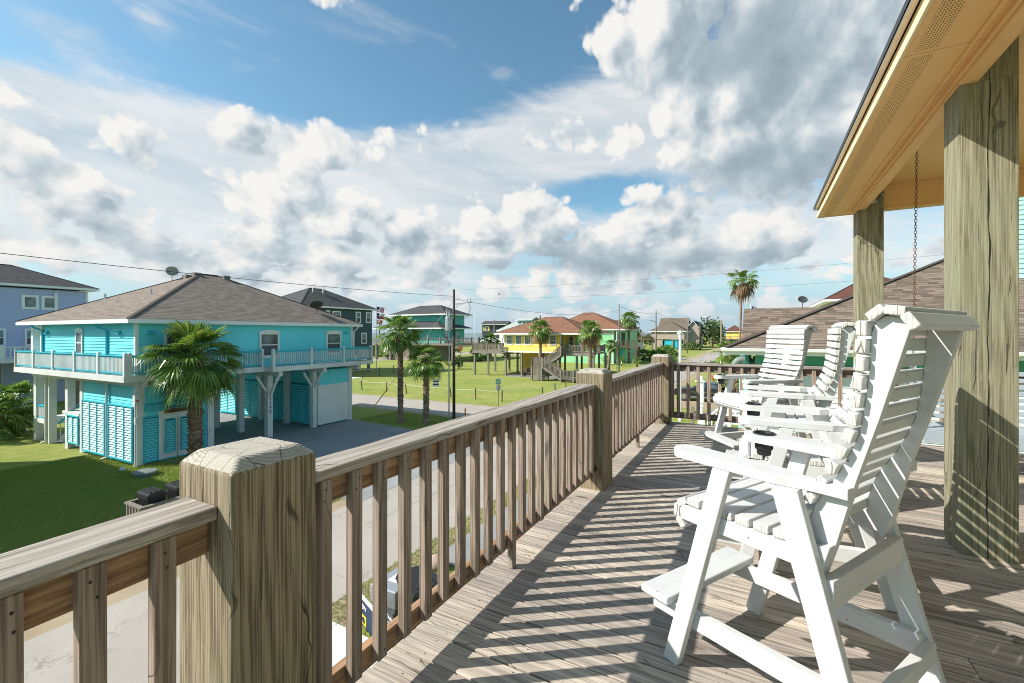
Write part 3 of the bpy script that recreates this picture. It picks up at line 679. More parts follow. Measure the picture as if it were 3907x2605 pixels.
    mb.lathe([(0.0425, -0.039), (0.0425, -0.07), (0.041, -0.078), (0.034, -0.08), (0.033, -0.104), (0.030, -0.108), (0.006, -0.109), (0.006, -0.122), (0.001, -0.123)], C3, 24)
    mb.build('cup_holder', 'black', am, smooth=False)
    MB().box(0.05, 0.205, -0.715, 0.004, 0.2455, 0.281).build('footrest', 'chairy', t, 0.008, seg=3)
    MB().box(-0.705, -0.667, -0.6715, -0.0385, 0.198, 0.268).build('stretcher', 'chairy', t, 0.004)
    MB().box(-0.602, -0.564, -0.6715, -0.0385, 0.548, 0.650).build('apron', 'chairy', t, 0.004)
    MB().box(-0.125, -0.088, -0.6325, -0.0775, 0.590, 0.654).build('apron', 'chairy', t, 0.004)
    return t
ch = make_chair(); gr = 'tall white wooden chairs in a row on the deck'
def place_chair(o, x, y, azd, label, first=False):
    if first: o.location = (x, y, DZ); o.rotation_euler = (0, 0, rad(90 - azd)); o['label'] = label; o['group'] = gr; return o
    return dup(o, (x, y, DZ), rad(90 - azd), label, gr)
place_chair(ch, 0.7412, 2.0145, -32.4, 'nearest white bar-height chair seen from behind beside the thick porch column', True)
place_chair(ch, 1.43, 2.73, -62.5, 'white bar-height chair mostly hidden behind the nearest chair')
place_chair(ch, 2.074, 3.976, -60.6, 'white bar-height chair third from the camera, its slatted back seen edge-on')
place_chair(ch, 2.61, 4.90, -96, 'farthest white bar-height chair, its slatted back turned towards the camera, footrest in front')

# ================================================================== hanging swing
sw = droot('porch_swing', 'grey painted slatted bench swing hanging on chains behind the thick column', 'porch swing')
mb = MB()
for i in range(7): mb.box(1.62, 3.35, 6.52 + i * 0.073, 6.58 + i * 0.073, 0.435, 0.455)
mb.build('seat', 'greyp', sw, 0.003, seg=1)
mb = MB()
for i in range(8): z = 0.50 + i * 0.073; mb.box(1.62, 3.35, 7.05 + i * 0.012, 7.07 + i * 0.012, z, z + 0.05)
mb.build('backrest', 'greyp', sw, 0.003, seg=1)
for x in (1.66, 3.27): MB().bar((x + 0.02, 7.03, 0.40), (x + 0.02, 7.20, 1.10), 0.04, 0.05, (1, 0, 0)).build('back_frame', 'greyp', sw, 0.003)
mb = MB(); mb.box(1.60, 3.37, 6.49, 6.515, 0.30, 0.435); mb.box(1.60, 3.37, 7.03, 7.049, 0.36, 0.435); mb.build('seat_frame', 'greyp', sw, 0.003)
for x in (1.58, 3.34):
    mb = MB(); mb.box(x, x + 0.055, 6.48, 7.12, 0.68, 0.705); mb.box(x + 0.008, x + 0.045, 6.52, 6.56, 0.455, 0.68); mb.build('armrest', 'greyp', sw, 0.003)
def chain(p0, p1, r=0.003, ln=0.04, wd=0.012):
    mb = MB(); p0 = Vector(p0); p1 = Vector(p1); d = (p1 - p0); n = int(d.length / (ln * 0.78)); d.normalize()
    a = d.cross(Vector((0, 1, 0))).normalized(); b = d.cross(a)
    for i in range(n):
        c = p0 + d * (i + 0.5) * ln * 0.78; s_ = a if i % 2 else b; pts = []
        for q in range(11):
            ph = 2 * math.pi * q / 10; e = math.cos(ph); pts.append(c + d * (e * (ln / 2 - wd / 2) + (wd / 2 if e > 0 else -wd / 2) * abs(e)) + s_ * math.sin(ph) * wd)
        mb.tube(pts, r, 5, cap=False)
    return mb
for x in (1.50, 3.40):
    chain((x, 6.30, 3.45), (x + 0.06, 6.70, 1.15)).build('chain', 'rust', sw)
    chain((x + 0.06, 6.70, 1.15), (x + 0.08, 6.50, 0.44)).build('chain', 'rust', sw); chain((x + 0.06, 6.70, 1.15), (x + 0.08, 7.09, 0.72)).build('chain', 'rust', sw)
# ================================================================== building helpers (far scene, built at eye height 5 and scaled by K)
def wallbox(mb, x0, x1, y0, y1, z0, z1, h=0.15, mi=0, lip=0.03, sides='WESN'):
    mb.box(x0 + 0.002, x1 - 0.002, y0 + 0.002, y1 - 0.002, z0, z1, mi)
    if 'S' in sides: lap(mb, (x0, y0), (x1, y0), z0, z1, (0, -1), h, lip, mi)
    if 'N' in sides: lap(mb, (x1, y1), (x0, y1), z0, z1, (0, 1), h, lip, mi)
    if 'W' in sides: lap(mb, (x0, y1), (x0, y0), z0, z1, (-1, 0), h, lip, mi)
    if 'E' in sides: lap(mb, (x1, y0), (x1, y1), z0, z1, (1, 0), h, lip, mi)
    return mb
def face(ax, c, out):
    """maps (along, z, depth outward) onto a wall plane"""
    if ax == 'x': return lambda a, z, d: (c + out * d, a, z)
    return lambda a, z, d: (a, c + out * d, z)
def fbox(mb, F, a0, a1, z0, z1, d0, d1, mi=0):
    vs = [F(a, z, d) for d in (d0, d1) for z in (z0, z1) for a in (a0, a1)]
    return mb.add(vs, [(0, 1, 3, 2), (4, 6, 7, 5), (0, 4, 5, 1), (1, 5, 7, 3), (3, 7, 6, 2), (2, 6, 4, 0)], mi)
def window(root, F, a0, a1, z0, z1, fw=0.07, frame='white', glass='glass', sash=True, arch=False, grid=0):
    F0_ = F; F = lambda a, z, d: F0_(a, z, d + 0.022)
    mb = MB(); e = 0.05
    fbox(mb, F, a0, a1, z1 - fw, z1, 0.0, e); fbox(mb, F, a0, a1, z0, z0 + fw, 0.0, e)
    fbox(mb, F, a0, a0 + fw, z0 + fw, z1 - fw, 0.0, e); fbox(mb, F, a1 - fw, a1, z0 + fw, z1 - fw, 0.0, e)
    zm = (z0 + z1) / 2
    if sash: fbox(mb, F, a0 + fw, a1 - fw, zm - 0.025, zm + 0.025, 0.0, e - 0.01)
    if grid:
        for i in range(1, 3): q = a0 + fw + (a1 - a0 - 2 * fw) * i / 3; fbox(mb, F, q - 0.008, q + 0.008, z0 + fw, z1 - fw, 0.0, e - 0.015)
        for i in range(1, 6): q = z0 + fw + (z1 - z0 - 2 * fw) * i / 6; fbox(mb, F, a0 + fw, a1 - fw, q - 0.008, q + 0.008, 0.0, e - 0.016)
    if arch:
        n = 8; pts = [(a0 - 0.03, z1), (a1 + 0.03, z1)] + [(a1 + 0.03 - (a1 - a0 + 0.06) * i / n, z1 + 0.05 + 0.09 * math.sin(math.pi * i / n)) for i in range(n + 1)]
        mb.prism(pts, lambda u, v, d: F(u, v, d), 0.0, e + 0.01)
        fbox(mb, F, a0 - 0.04, a1 + 0.04, z0 - 0.05, z0, 0.0, e + 0.03)
    o = mb.build('window', frame, root)
    mb = MB()
    if sash: fbox(mb, F, a0 + fw, a1 - fw, zm, z1 - fw, 0.021, 0.028, 0); fbox(mb, F, a0 + fw, a1 - fw, z0 + fw, zm, 0.021, 0.028, 1)
    else: fbox(mb, F, a0 + fw, a1 - fw, z0 + fw, z1 - fw, 0.021, 0.028, 0)
    mb.build('pane', [glass, 'screen'], o); return o
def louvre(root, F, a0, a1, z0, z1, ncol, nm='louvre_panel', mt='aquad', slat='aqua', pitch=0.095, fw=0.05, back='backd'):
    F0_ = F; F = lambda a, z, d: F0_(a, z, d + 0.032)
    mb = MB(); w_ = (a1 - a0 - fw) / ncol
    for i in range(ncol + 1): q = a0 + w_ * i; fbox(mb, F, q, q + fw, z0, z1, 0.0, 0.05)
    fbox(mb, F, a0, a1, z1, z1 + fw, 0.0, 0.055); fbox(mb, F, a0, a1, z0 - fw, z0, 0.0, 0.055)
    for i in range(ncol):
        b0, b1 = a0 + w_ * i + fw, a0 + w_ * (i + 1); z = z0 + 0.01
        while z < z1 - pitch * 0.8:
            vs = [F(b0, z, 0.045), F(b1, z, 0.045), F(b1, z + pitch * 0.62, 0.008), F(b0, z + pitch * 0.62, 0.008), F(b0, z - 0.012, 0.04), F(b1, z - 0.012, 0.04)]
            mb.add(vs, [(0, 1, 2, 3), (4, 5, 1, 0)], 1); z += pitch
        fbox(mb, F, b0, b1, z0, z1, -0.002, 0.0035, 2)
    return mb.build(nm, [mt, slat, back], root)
def hip(root, x0, x1, y0, y1, ze, zr, mt, ov=0.45, fascia='white', fh=0.16, ridge=None, nm='roof'):
    """hip roof over the given walls, soffit and fascia included"""
    X0, X1, Y0, Y1 = x0 - ov, x1 + ov, y0 - ov, y1 + ov; W, D_ = X1 - X0, Y1 - Y0
    if ridge: A, B = ridge
    elif W > D_: A, B = (X0 + D_ / 2, (Y0 + Y1) / 2), (X1 - D_ / 2, (Y0 + Y1) / 2)
    else: A, B = ((X0 + X1) / 2, Y0 + W / 2), ((X0 + X1) / 2, Y1 - W / 2)
    a = (*A, zr); b = (*B, zr); p = [(X0, Y0, ze), (X1, Y0, ze), (X1, Y1, ze), (X0, Y1, ze)]
    mb = MB()
    if abs(A[1] - B[1]) < abs(A[0] - B[0]) + 1e-6:
        mb.roofface([p[0], p[1], b, a]); mb.roofface([p[1], p[2], b]); mb.roofface([p[2], p[3], a, b]); mb.roofface([p[3], p[0], a])
    else:
        mb.roofface([p[0], p[1], a]); mb.roofface([p[1], p[2], b, a]); mb.roofface([p[2], p[3], b]); mb.roofface([p[3], p[0], a, b])
    o = mb.build(nm, mt, root)
    mb = MB()
    mb.box(X0, X1, Y0, Y0 + 0.03, ze - fh, ze - 0.004); mb.box(X0, X1, Y1 - 0.03, Y1, ze - fh, ze - 0.004)
    mb.box(X0, X0 + 0.03, Y0 + 0.03, Y1 - 0.03, ze - fh, ze - 0.004); mb.box(X1 - 0.03, X1, Y0 + 0.03, Y1 - 0.03, ze - fh, ze - 0.004)
    mb.box(X0 + 0.03, X1 - 0.03, Y0 + 0.03, Y1 - 0.03, ze - fh + 0.01, ze - fh + 0.03)
    mb.build('gutter', fascia, o)
    mb = MB()          # hip and ridge caps
    for q0, q1 in ((p[0], a), (p[1], b if abs(A[1] - B[1]) < abs(A[0] - B[0]) + 1e-6 else a), (p[2], b), (p[3], a if abs(A[1] - B[1]) < abs(A[0] - B[0]) + 1e-6 else b), (a, b)):
        if (Vector(q0) - Vector(q1)).length > 0.05:
            mb.bar(Vector(q0) + Vector((0, 0, 0.006)), Vector(q1) + Vector((0, 0, 0.006)), 0.13, 0.022)
    mb.build('roof_ridge', mt, o); return o
def gable(root, x0, x1, y0, y1, ze, zr, mt, ov=0.4, along='x', wall=None, fascia='white'):
    X0, X1, Y0, Y1 = x0 - ov, x1 + ov, y0 - ov, y1 + ov; mb = MB()
    if along == 'x':
        ym = (Y0 + Y1) / 2; mb.roofface([(X0, Y0, ze), (X1, Y0, ze), (X1, ym, zr), (X0, ym, zr)]); mb.roofface([(X0, ym, zr), (X1, ym, zr), (X1, Y1, ze), (X0, Y1, ze)])
        g = [((x0, y0, ze), (x0, y1, ze), (x0, ym, zr - 0.1)), ((x1, y0, ze), (x1, ym, zr - 0.1), (x1, y1, ze))]
        ed = [((X0, Y0, ze), (X0, ym, zr)), ((X0, ym, zr), (X0, Y1, ze)), ((X1, Y0, ze), (X1, ym, zr)), ((X1, ym, zr), (X1, Y1, ze)), ((X0, Y0, ze), (X1, Y0, ze))]
    else:
        xm = (X0 + X1) / 2; mb.roofface([(X0, Y0, ze), (X0, Y1, ze), (xm, Y1, zr), (xm, Y0, zr)]); mb.roofface([(xm, Y0, zr), (xm, Y1, zr), (X1, Y1, ze), (X1, Y0, ze)])
        g = [((x0, y0, ze), (xm, y0, zr - 0.1), (x1, y0, ze)), ((x0, y1, ze), (x1, y1, ze), (xm, y1, zr - 0.1))]
        ed = [((X0, Y0, ze), (xm, Y0, zr)), ((xm, Y0, zr), (X1, Y0, ze)), ((X0, Y1, ze), (xm, Y1, zr)), ((xm, Y1, zr), (X1, Y1, ze)), ((X0, Y0, ze), (X0, Y1, ze)), ((X1, Y0, ze), (X1, Y1, ze))]
    o = mb.build('roof', mt, root); mb = MB()
    for a, b in ed: mb.bar(Vector(a) - Vector((0, 0, 0.09)), Vector(b) - Vector((0, 0, 0.09)), 0.04, 0.16)
    mb.build('roof_trim', fascia, o)
    if wall:
        mb = MB()
        for t_ in g: mb.add(t_, [(0, 1, 2)])
        mb.build('gable_wall', wall, root)
    return o
def piles(root, pts, z0, z1, w_=0.24, mt='greyw', nm='piling'):
    for (x, y) in pts: MB().box(x - w_ / 2, x + w_ / 2, y - w_ / 2, y + w_ / 2, z0, z1).build(nm, mt, root)
def railrun(root, p0, p1, z, h=0.78, npost=2, pw=0.12, sp=0.115, bw=0.035, mpost='wpost', mrail='aquad', mbal='wpost', cap=True, nm='deck_rail'):
    p0 = Vector((*p0, z)); p1 = Vector((*p1, z)); d = p1 - p0; L_ = d.length; u_ = d.normalized(); up = Vector((0, 0, 1))
    mb = MB(); mb.bar(p0 + up * (h - 0.05), p1 + up * (h - 0.05), 0.11, 0.04, mi=0); mb.bar(p0 + up * 0.10, p1 + up * 0.10, 0.05, 0.05, mi=0); mb.bar(p0 + up * (h - 0.10), p1 + up * (h - 0.10), 0.04, 0.05, mi=0)
    n = int(L_ / sp)
    for i in range(1, n): c = p0 + u_ * (L_ * i / n); mb.box(c.x - bw / 2, c.x + bw / 2, c.y - bw / 2, c.y + bw / 2, z + 0.125, z + h - 0.125, 1)
    o = mb.build(nm, [mrail, mbal], root)
    for i in range(npost):
        c = p0 + u_ * (L_ * i / max(1, npost - 1)); mb = MB(); mb.box(c.x - pw / 2, c.x + pw / 2, c.y - pw / 2, c.y + pw / 2, z - 0.18, z + h + 0.02)
        post_mesh2(mb, c.x, c.y, pw, z + h + 0.02); mb.build('post', mpost, o)
    return o
def post_mesh2(mb, x, y, pw, z):
    a = pw / 2; mb.add([(x - a, y - a, z), (x + a, y - a, z), (x + a, y + a, z), (x - a, y + a, z), (x - a * .5, y - a * .5, z + a * .7), (x + a * .5, y - a * .5, z + a * .7), (x + a * .5, y + a * .5, z + a * .7), (x - a * .5, y + a * .5, z + a * .7)],
                       [(0, 1, 5, 4), (1, 2, 6, 5), (2, 3, 7, 6), (3, 0, 4, 7), (4, 5, 6, 7)])
def broot(name, label, cat, loc, azd=28.71, group=None): return thing(name, label, cat, (loc[0] * K, loc[1] * K, 0), -rad(azd), group, K)

# ================================================================== setting
def grassmat():
    m, t, b = base_mat('lawn', 0.95, 0.1); co = ocoord(t)
    n1 = t.noise(co, 0.22, 6, 0.62); n2 = t.noise(co, 1.7, 5, 0.65); n3 = t.noise(co, 28.0, 4, 0.75); n4 = t.noise(co, 6.0, 3, 0.6); gx, gy, gz = t.xyz(co)
    f = t.m('ADD', t.m('MULTIPLY', n1, 0.5), t.m('MULTIPLY', n2, 0.5))
    c = t.ramp(f, [(0.3, (0.18, 0.25, 0.05)), (0.48, (0.28, 0.325, 0.075)), (0.6, (0.37, 0.37, 0.12)), (0.74, (0.46, 0.38, 0.2))])
    c = t.mix(t.m('MULTIPLY', t.sstep(n3, 0.38, 0.72), 0.4), c, t.vm('SCALE', c, 0.5)); c = t.mix(t.m('MULTIPLY', t.sstep(n4, 0.5, 0.72), 0.4), c, (0.36, 0.34, 0.13, 1))
    dry = t.m('MULTIPLY', t.sstep(gx, -14.2, -11.2), t.sstep(gx, -5.2, -6.4)); dm = t.sstep(t.m('ADD', t.m('MULTIPLY', n2, 0.7), t.m('MULTIPLY', dry, 0.42)), 0.52, 0.72)
    c = t.mix(t.m('MULTIPLY', dm, t.m('MULTIPLY', dry, 0.9)), c, t.mix(n3, (0.34, 0.26, 0.16, 1), (0.46, 0.38, 0.25, 1)))
    t.put(b.inputs['Base Color'], c); bump(t, b, t.m('ADD', n3, t.m('MULTIPLY', n4, 0.5)), 0.9, 0.05); return m
def roadmat(name, c0, c1, crack=0.6, scale=1.0, patch=(0.30, 0.24, 0.17)):
    m, t, b = base_mat(name, 0.93, 0.15); co = ocoord(t)
    n = t.noise(co, 0.5 * scale, 6, 0.65); g = t.noise(co, 60.0, 3, 0.7); n2 = t.noise(co, 3.0, 4, 0.6)
    c = t.mix(t.sstep(n, 0.3, 0.7), c0, c1); c = t.mix(t.m('MULTIPLY', t.sstep(g, 0.45, 0.7), 0.3), c, c3(c0, 0.55))
    c = t.mix(t.m('MULTIPLY', t.sstep(n2, 0.58, 0.72), 0.3), c, (*patch, 1))
    v = t.vor(t.vm('ADD', co, t.vm('SCALE', t.comb(n2, n, n2), 1.6)), 0.45, 'DISTANCE_TO_EDGE'); cm = t.m('MULTIPLY', t.sstep(v, 0.014, 0.004), t.m('MULTIPLY', t.sstep(n, 0.42, 0.55), crack))
    c = t.mix(cm, c, (0.05, 0.045, 0.04, 1)); t.put(b.inputs['Base Color'], c); bump(t, b, t.m('SUBTRACT', g, cm), 0.5, 0.01); return m
M['louvlit'] = paint('sunlit_aqua_louvre', (0.42, 0.68, 0.70), 0.5)  # sunlight on the slat tops painted in as a paler aqua
M['lawn'] = grassmat()
M['road'] = roadmat('old_asphalt', (0.38, 0.34, 0.295), (0.45, 0.405, 0.355), 0.35); M['conc'] = roadmat('driveway_concrete', (0.26, 0.265, 0.26), (0.34, 0.34, 0.325), 0.1)
M['slabn'] = roadmat('new_concrete', (0.62, 0.64, 0.60), (0.68, 0.70, 0.66), 0.0, patch=(0.5, 0.5, 0.45)); M['sand'] = roadmat('sandy_verge', (0.33, 0.25, 0.16), (0.42, 0.34, 0.23), 0.0)
M['scrub'] = roadmat('dune_scrub', (0.07, 0.10, 0.03), (0.14, 0.14, 0.055), 0.0, 0.3, (0.26, 0.2, 0.1))
def seamat():
    m, t, b = base_mat('gulf_water', 0.35, 0.5); co = ocoord(t); n = t.noise(t.vm('MULTIPLY', co, (1, 1, 1)), 0.02, 5, 0.6)
    x, y, z = t.xyz(co); wv = t.noise(t.comb(t.m('MULTIPLY', x, 0.5), t.m('MULTIPLY', y, 0.06), 0), 0.35, 4, 0.7)
    near = t.sstep(x, -30.0, -2.0); c = t.mix(t.sstep(n, 0.3, 0.7), (0.085, 0.15, 0.165, 1), (0.12, 0.18, 0.18, 1))
    c = t.mix(t.m('MULTIPLY', t.sstep(wv, 0.56, 0.66), t.m('ADD', 0.15, t.m('MULTIPLY', near, 0.7))), c, (0.6, 0.62, 0.6, 1))
    t.put(b.inputs['Base Color'], c); return m
M['sea'] = seamat()
def sheet(name, pts, z, mt, jit=0.0, step=0.35, kind='structure', hz=0.0):
    """flat polygon given in the street frame (L, s), with a slightly ragged edge"""
    out = []
    rr = random.Random(len(pts) * 7 + int(abs(pts[0][0]) * 10))
    for (a, b) in zip(pts, pts[1:] + pts[:1]):
        n = max(1, min(260, int(math.hypot(b[0] - a[0], b[1] - a[1]) / step))) if jit else 1
        for i in range(n):
            f = i / n; out.append((a[0] + (b[0] - a[0]) * f + rr.uniform(-jit, jit), a[1] + (b[1] - a[1]) * f + rr.uniform(-jit, jit)))
    tri = geometry.tessellate_polygon([[Vector((p[0], p[1], 0)) for p in out]])
    mb = MB(); mb.add([(p[0], p[1], 0) for p in out], [tuple(t_) for t_ in tri])
    for f in mb.f:
        a, b, c = (Vector(mb.v[k]) for k in f[:3])
        if (b - a).cross(c - a).z < 0: f.reverse()
    o = mb.build(name, mt); tag(o, kind=kind, loc=(0, 0, z), rz=RZ, scale=K); return o
gnd = MB().add([(-3000, -400, 0), (6000, -400, 0), (6000, 9000, 0), (-3000, 9000, 0)], [(0, 1, 2, 3)]).build('ground', 'lawn'); tag(gnd, kind='structure', rz=RZ, scale=K)
sea = MB().add([(-9000, -3000, 0), (0, -3000, 0), (0, 16000, 0), (-9000, 16000, 0)], [(0, 1, 2, 3)]).build('sea', 'sea')
tag(sea, kind='structure', loc=(-146 * K * CS, 146 * K * SN, 0.12), rz=RZ, scale=K)
sheet('beach_sand', [(-146.5, -60), (-141, -60), (-141, 2000), (-146.5, 2000)], 0.06, 'sand')
sheet('dune_scrub', [(-141, -60), (-92, -60), (-92, 900), (-141, 900)], 0.03, 'scrub', kind='stuff')
sheet('street_verge', [(-10.95, -30), (-6.35, -30), (-6.35, 21.6), (-10.95, 21.6)], 0.004, 'sand', 0.16)
sheet('street_asphalt', [(-10.4, -30), (-6.85, -30), (-6.85, 400), (-10.4, 400)], 0.012, 'road', 0.05)
sheet('cross_street_verge', [(-70, 21.55), (60, 21.55), (60, 26.2), (-70, 26.2)], 0.008, 'sand', 0.14)
sheet('cross_street', [(-70, 22.0), (60, 22.0), (60, 25.85), (-70, 25.85)], 0.016, 'road', 0.05)
sheet('far_cross_street', [(-95, 88), (90, 88), (90, 93), (-95, 93)], 0.02, 'road', 0.1)
sheet('beach_road', [(-66, 30), (-60, 30), (-60, 300), (-66, 300)], 0.014, 'road', 0.1)
sheet('driveway', [(-20.3, 8.8), (-10.3, 9.4), (-10.3, 17.4), (-20.3, 18.2)], 0.020, 'conc')
sheet('house_slab', [(-30.5, 8.0), (-20.301, 8.0), (-20.301, 18.4), (-30.5, 18.4)], 0.021, 'conc')
sheet('our_driveway', [(-6.85, -8), (-1.3, -8), (-1.3, 5.28), (-6.55, 5.3)], 0.024, 'slabn')
sheet('our_path', [(-6.3, 7.8), (-1.3, 7.8), (-1.3, 12.4), (-6.3, 12.4)], 0.025, 'conc')
sheet('yard_slab', [(-44.8, 26.5), (-38.8, 26.5), (-38.8, 36.0), (-44.8, 36.0)], 0.018, 'slabn')
sheet('neighbour_driveway', [(-6.7, 31.5), (2.5, 31.5), (2.5, 35.5), (-6.7, 35.5)], 0.017, 'sand', 0.12)
sheet('car_park', [(-15.5, 68.0), (8.0, 68.0), (8.0, 74.0), (-15.5, 74.0)], 0.018, 'conc', 0.05)

# ================================================================== aqua house
bh = broot('aqua_house', 'bright aqua house on white pilings with brown hip roof and open carport', 'house', (-13.99, 16.67), 27.0)
mb = MB(); wallbox(mb, -8.28, 0, 0, 10.4, 3.43, 5.42, 0.125); mb.build('wall', 'aqua', bh)
mb = MB(); mb.box(-9.55, -8.28, 1.6, 10.4, 3.43, 5.42); mb.build('wall', 'aqua', bh)
for x, y in ((0, 0), (0, 10.4), (-8.28, 0)): MB().box(x - 0.07, x + 0.035, y - 0.035 if y < 1 else y - 0.07, y + 0.07 if y < 1 else y + 0.035, 3.43, 5.42).build('corner_board', 'white', bh)
hip(bh, -9.55, 0, 0, 10.4, 5.52, 8.05, 'shB', 0.42)
Fy = face('y', 0.0, -1); Fx = face('x', 0.0, 1)
window(bh, Fy, -4.83, -4.22, 4.1, 5.08, 0.07, arch=True)
window(bh, Fx, 0.9, 1.9, 3.85, 5.02, 0.09, arch=True); window(bh, Fx, 4.77, 5.78, 3.85, 5.02, 0.09, arch=True); window(bh, Fx, 8.55, 9.57, 3.85, 5.02, 0.09, arch=True)
for F, a in ((Fy, -7.7), (Fy, -1.15), (Fx, 0.45), (Fx, 9.95)):
    mb = MB(); fbox(mb, F, a - 0.07, a + 0.07, 5.0, 5.1, 0.0, 0.06); fbox(mb, F, a - 0.12, a + 0.12, 4.96, 5.03, 0.06, 0.14); mb.build('outside_light', 'aquad', bh)
for a in (-8.15, -2.1):
    MB().tube([(a - 0.25, -0.36, 5.38), (a - 0.2, -0.3, 5.25), (a, -0.06, 5.1), (a, -0.06, 3.45)], 0.045, 8).build('downspout', 'aquad', bh)
MB().tube([(0.35, 10.6, 5.38), (0.2, 10.55, 5.2), (0.05, 10.5, 5.1), (0.05, 10.5, 3.5)], 0.045, 8).build('downspout', 'white', bh)
# upper deck
mb = MB(); mb.box(-10.0, 0.25, -0.45, 0, 3.36, 3.42); mb.box(0, 0.25, 0, 4.9, 3.36, 3.42); mb.box(0, 0.85, 4.9, 11.2, 3.36, 3.42); mb.box(-10.0, -8.28, 0, 1.6, 3.36, 3.42)
mb.box(-10.0, 0.25, -0.47, -0.43, 3.2, 3.43); mb.box(0.23, 0.27, -0.43, 4.9, 3.2, 3.43); mb.box(0.83, 0.87, 4.9, 11.2, 3.2, 3.43); mb.box(0.27, 0.83, 4.88, 4.92, 3.2, 3.43); mb.box(-0.2, 0.83, 11.18, 11.22, 3.2, 3.43)
mb.box(-10.02, -9.98, -0.43, 1.6, 3.2, 3.43)
mb.build('deck', 'wpost', bh)
mb = MB()
for y in (0.2, 2.6, 5.36, 7.89, 10.25): mb.box(-9.4, 0.75 if y > 5 else 0.2, y - 0.1, y + 0.1, 2.97, 3.2)
mb.box(-9.5, 0, -0.02, 0.16, 3.0, 3.2); mb.build('deck_beam', 'wpost', bh)
railrun(bh, (-9.95, -0.4), (0.2, -0.4), 3.43, npost=6, sp=0.10); railrun(bh, (0.2, -0.28), (0.2, 4.8), 3.43, npost=3); railrun(bh, (0.78, 4.95), (0.78, 11.15), 3.43, npost=4)
railrun(bh, (0.7, 11.15), (-3.0, 11.15), 3.43, npost=2); railrun(bh, (-9.95, -0.4), (-9.95, 1.6), 3.43, npost=2)
mb = MB(); mb.box(-3.0, 0.83, 10.4, 11.18, 3.36, 3.42); mb.build('deck', 'wpost', bh)
piles(bh, [(-0.14, -0.0 + 0.15), (-0.12, 2.65), (-0.14, 5.36), (-0.14, 7.89), (-0.14, 10.3), (-2.4, 5.4), (-4.6, 5.46), (-7.0, 5.4), (-4.55, 0.15), (-5.95, 0.15), (-7.85, 0.15), (-9.3, 0.15), (-2.4, 8.0), (-4.6, 8.0), (-9.3, 2.6)], 0, 2.98, 0.26, 'wpost')
MB().box(-8.45, -8.2, -0.05, 0.2, 3.43, 5.42).build('porch_post', 'white', bh); MB().box(-9.5, -9.25, -0.05, 0.2, 3.43, 5.42).build('porch_post', 'white', bh)
for y, s_ in ((5.36, -1), (5.36, 1), (7.89, -1), (7.89, 1), (2.65, 1)): MB().bar((-0.14, y + s_ * 0.12, 2.2), (-0.14, y + s_ * 0.62, 2.96), 0.1, 0.1).build('brace', 'wpost', bh)
MB().bar((-0.02, 5.36, 1.95), (0.55, 5.36, 3.0), 0.1, 0.1).build('brace', 'wpost', bh); MB().bar((-0.02, 7.89, 2.1), (0.5, 7.89, 3.0), 0.1, 0.1).build('brace', 'wpost', bh)
# ground floor store rooms
mb = MB(); wallbox(mb, -4.45, -0.05, 0.06, 2.52, 0.06, 3.0, 0.125); mb.build('wall', 'aqua', bh)
F2 = face('y', 0.03, -1); F3 = face('x', -0.035, 1)
louvre(bh, F2, -4.3, -2.35, 0.2, 2.2, 3, slat='louvlit', back='aquad'); louvre(bh, F2, -2.05, -0.2, 0.2, 2.2, 3, slat='louvlit', back='aquad')
louvre(bh, F3, 0.22, 0.72, 0.15, 1.78, 1); louvre(bh, F3, 2.05, 2.42, 0.15, 1.78, 1)
mb = MB(); fbox(mb, F3, 0.74, 2.03, 1.82, 1.98, 0, 0.07); fbox(mb, F3, 0.72, 0.82, 0.1, 1.82, 0, 0.07); fbox(mb, F3, 1.94, 2.04, 0.1, 1.82, 0, 0.07); mb.build('door_frame', 'white', bh)
for a0, a1 in ((0.83, 1.37), (1.39, 1.93)):
    mb = MB(); fbox(mb, F3, a0, a1, 0.12, 1.8, 0.0, 0.05); d_ = mb.build('door', 'white', bh); F4 = face('x', 0.016, 1); louvre(d_, F4, a0 + 0.09, a1 - 0.09, 0.35, 1.62, 1, 'louvre', fw=0.03)
louvre(bh, F3, 0.25, 1.0, 2.06, 2.28, 1, fw=0.04, pitch=0.07); louvre(bh, F3, 1.05, 1.75, 2.06, 2.28, 1, fw=0.04, pitch=0.07); louvre(bh, F3, 1.8, 2.42, 2.06, 2.28, 1, fw=0.04, pitch=0.07)
for a in (-2.2, -7.95): MB().tube([(a, 0.0 - 0.02, 3.0), (a, -0.02, 0.12), (a - 0.12, -0.14, 0.04)], 0.05, 8).build('downspout', 'wpost', bh)
mb = MB(); mb.box(-0.05, 0.12, -0.08, 0.1, 2.35, 2.75); mb.tube([(0.02, -0.03, 2.35), (0.02, -0.03, 0.05)], 0.03, 6); mb.box(0.0, 0.1, -0.06, 0.04, 1.6, 1.85); mb.build('electric_box', 'whites', bh)
MB().box(0.121, 0.124, -0.04, 0.05, 2.45, 2.52).build('warning_label', 'red', bh)
mb = MB(); wallbox(mb, -9.1, -0.05, 8.15, 10.38, 0.06, 3.0, 0.125); mb.build('wall', 'aqua', bh)
F5 = face('y', 8.14, -1)
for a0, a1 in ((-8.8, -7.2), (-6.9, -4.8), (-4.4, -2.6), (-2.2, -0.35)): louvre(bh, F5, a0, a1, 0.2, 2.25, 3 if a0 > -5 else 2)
F6 = face('x', -0.045, 1); mb = MB(); z = 0.1
while z < 2.2: fbox(mb, F6, 8.06, 10.12, z, z + 0.07, 0.0, 0.065); fbox(mb, F6, 8.06, 10.12, z + 0.07, z + 0.1, 0.0, 0.042); z += 0.1
mb.build('garage_door', 'white', bh)
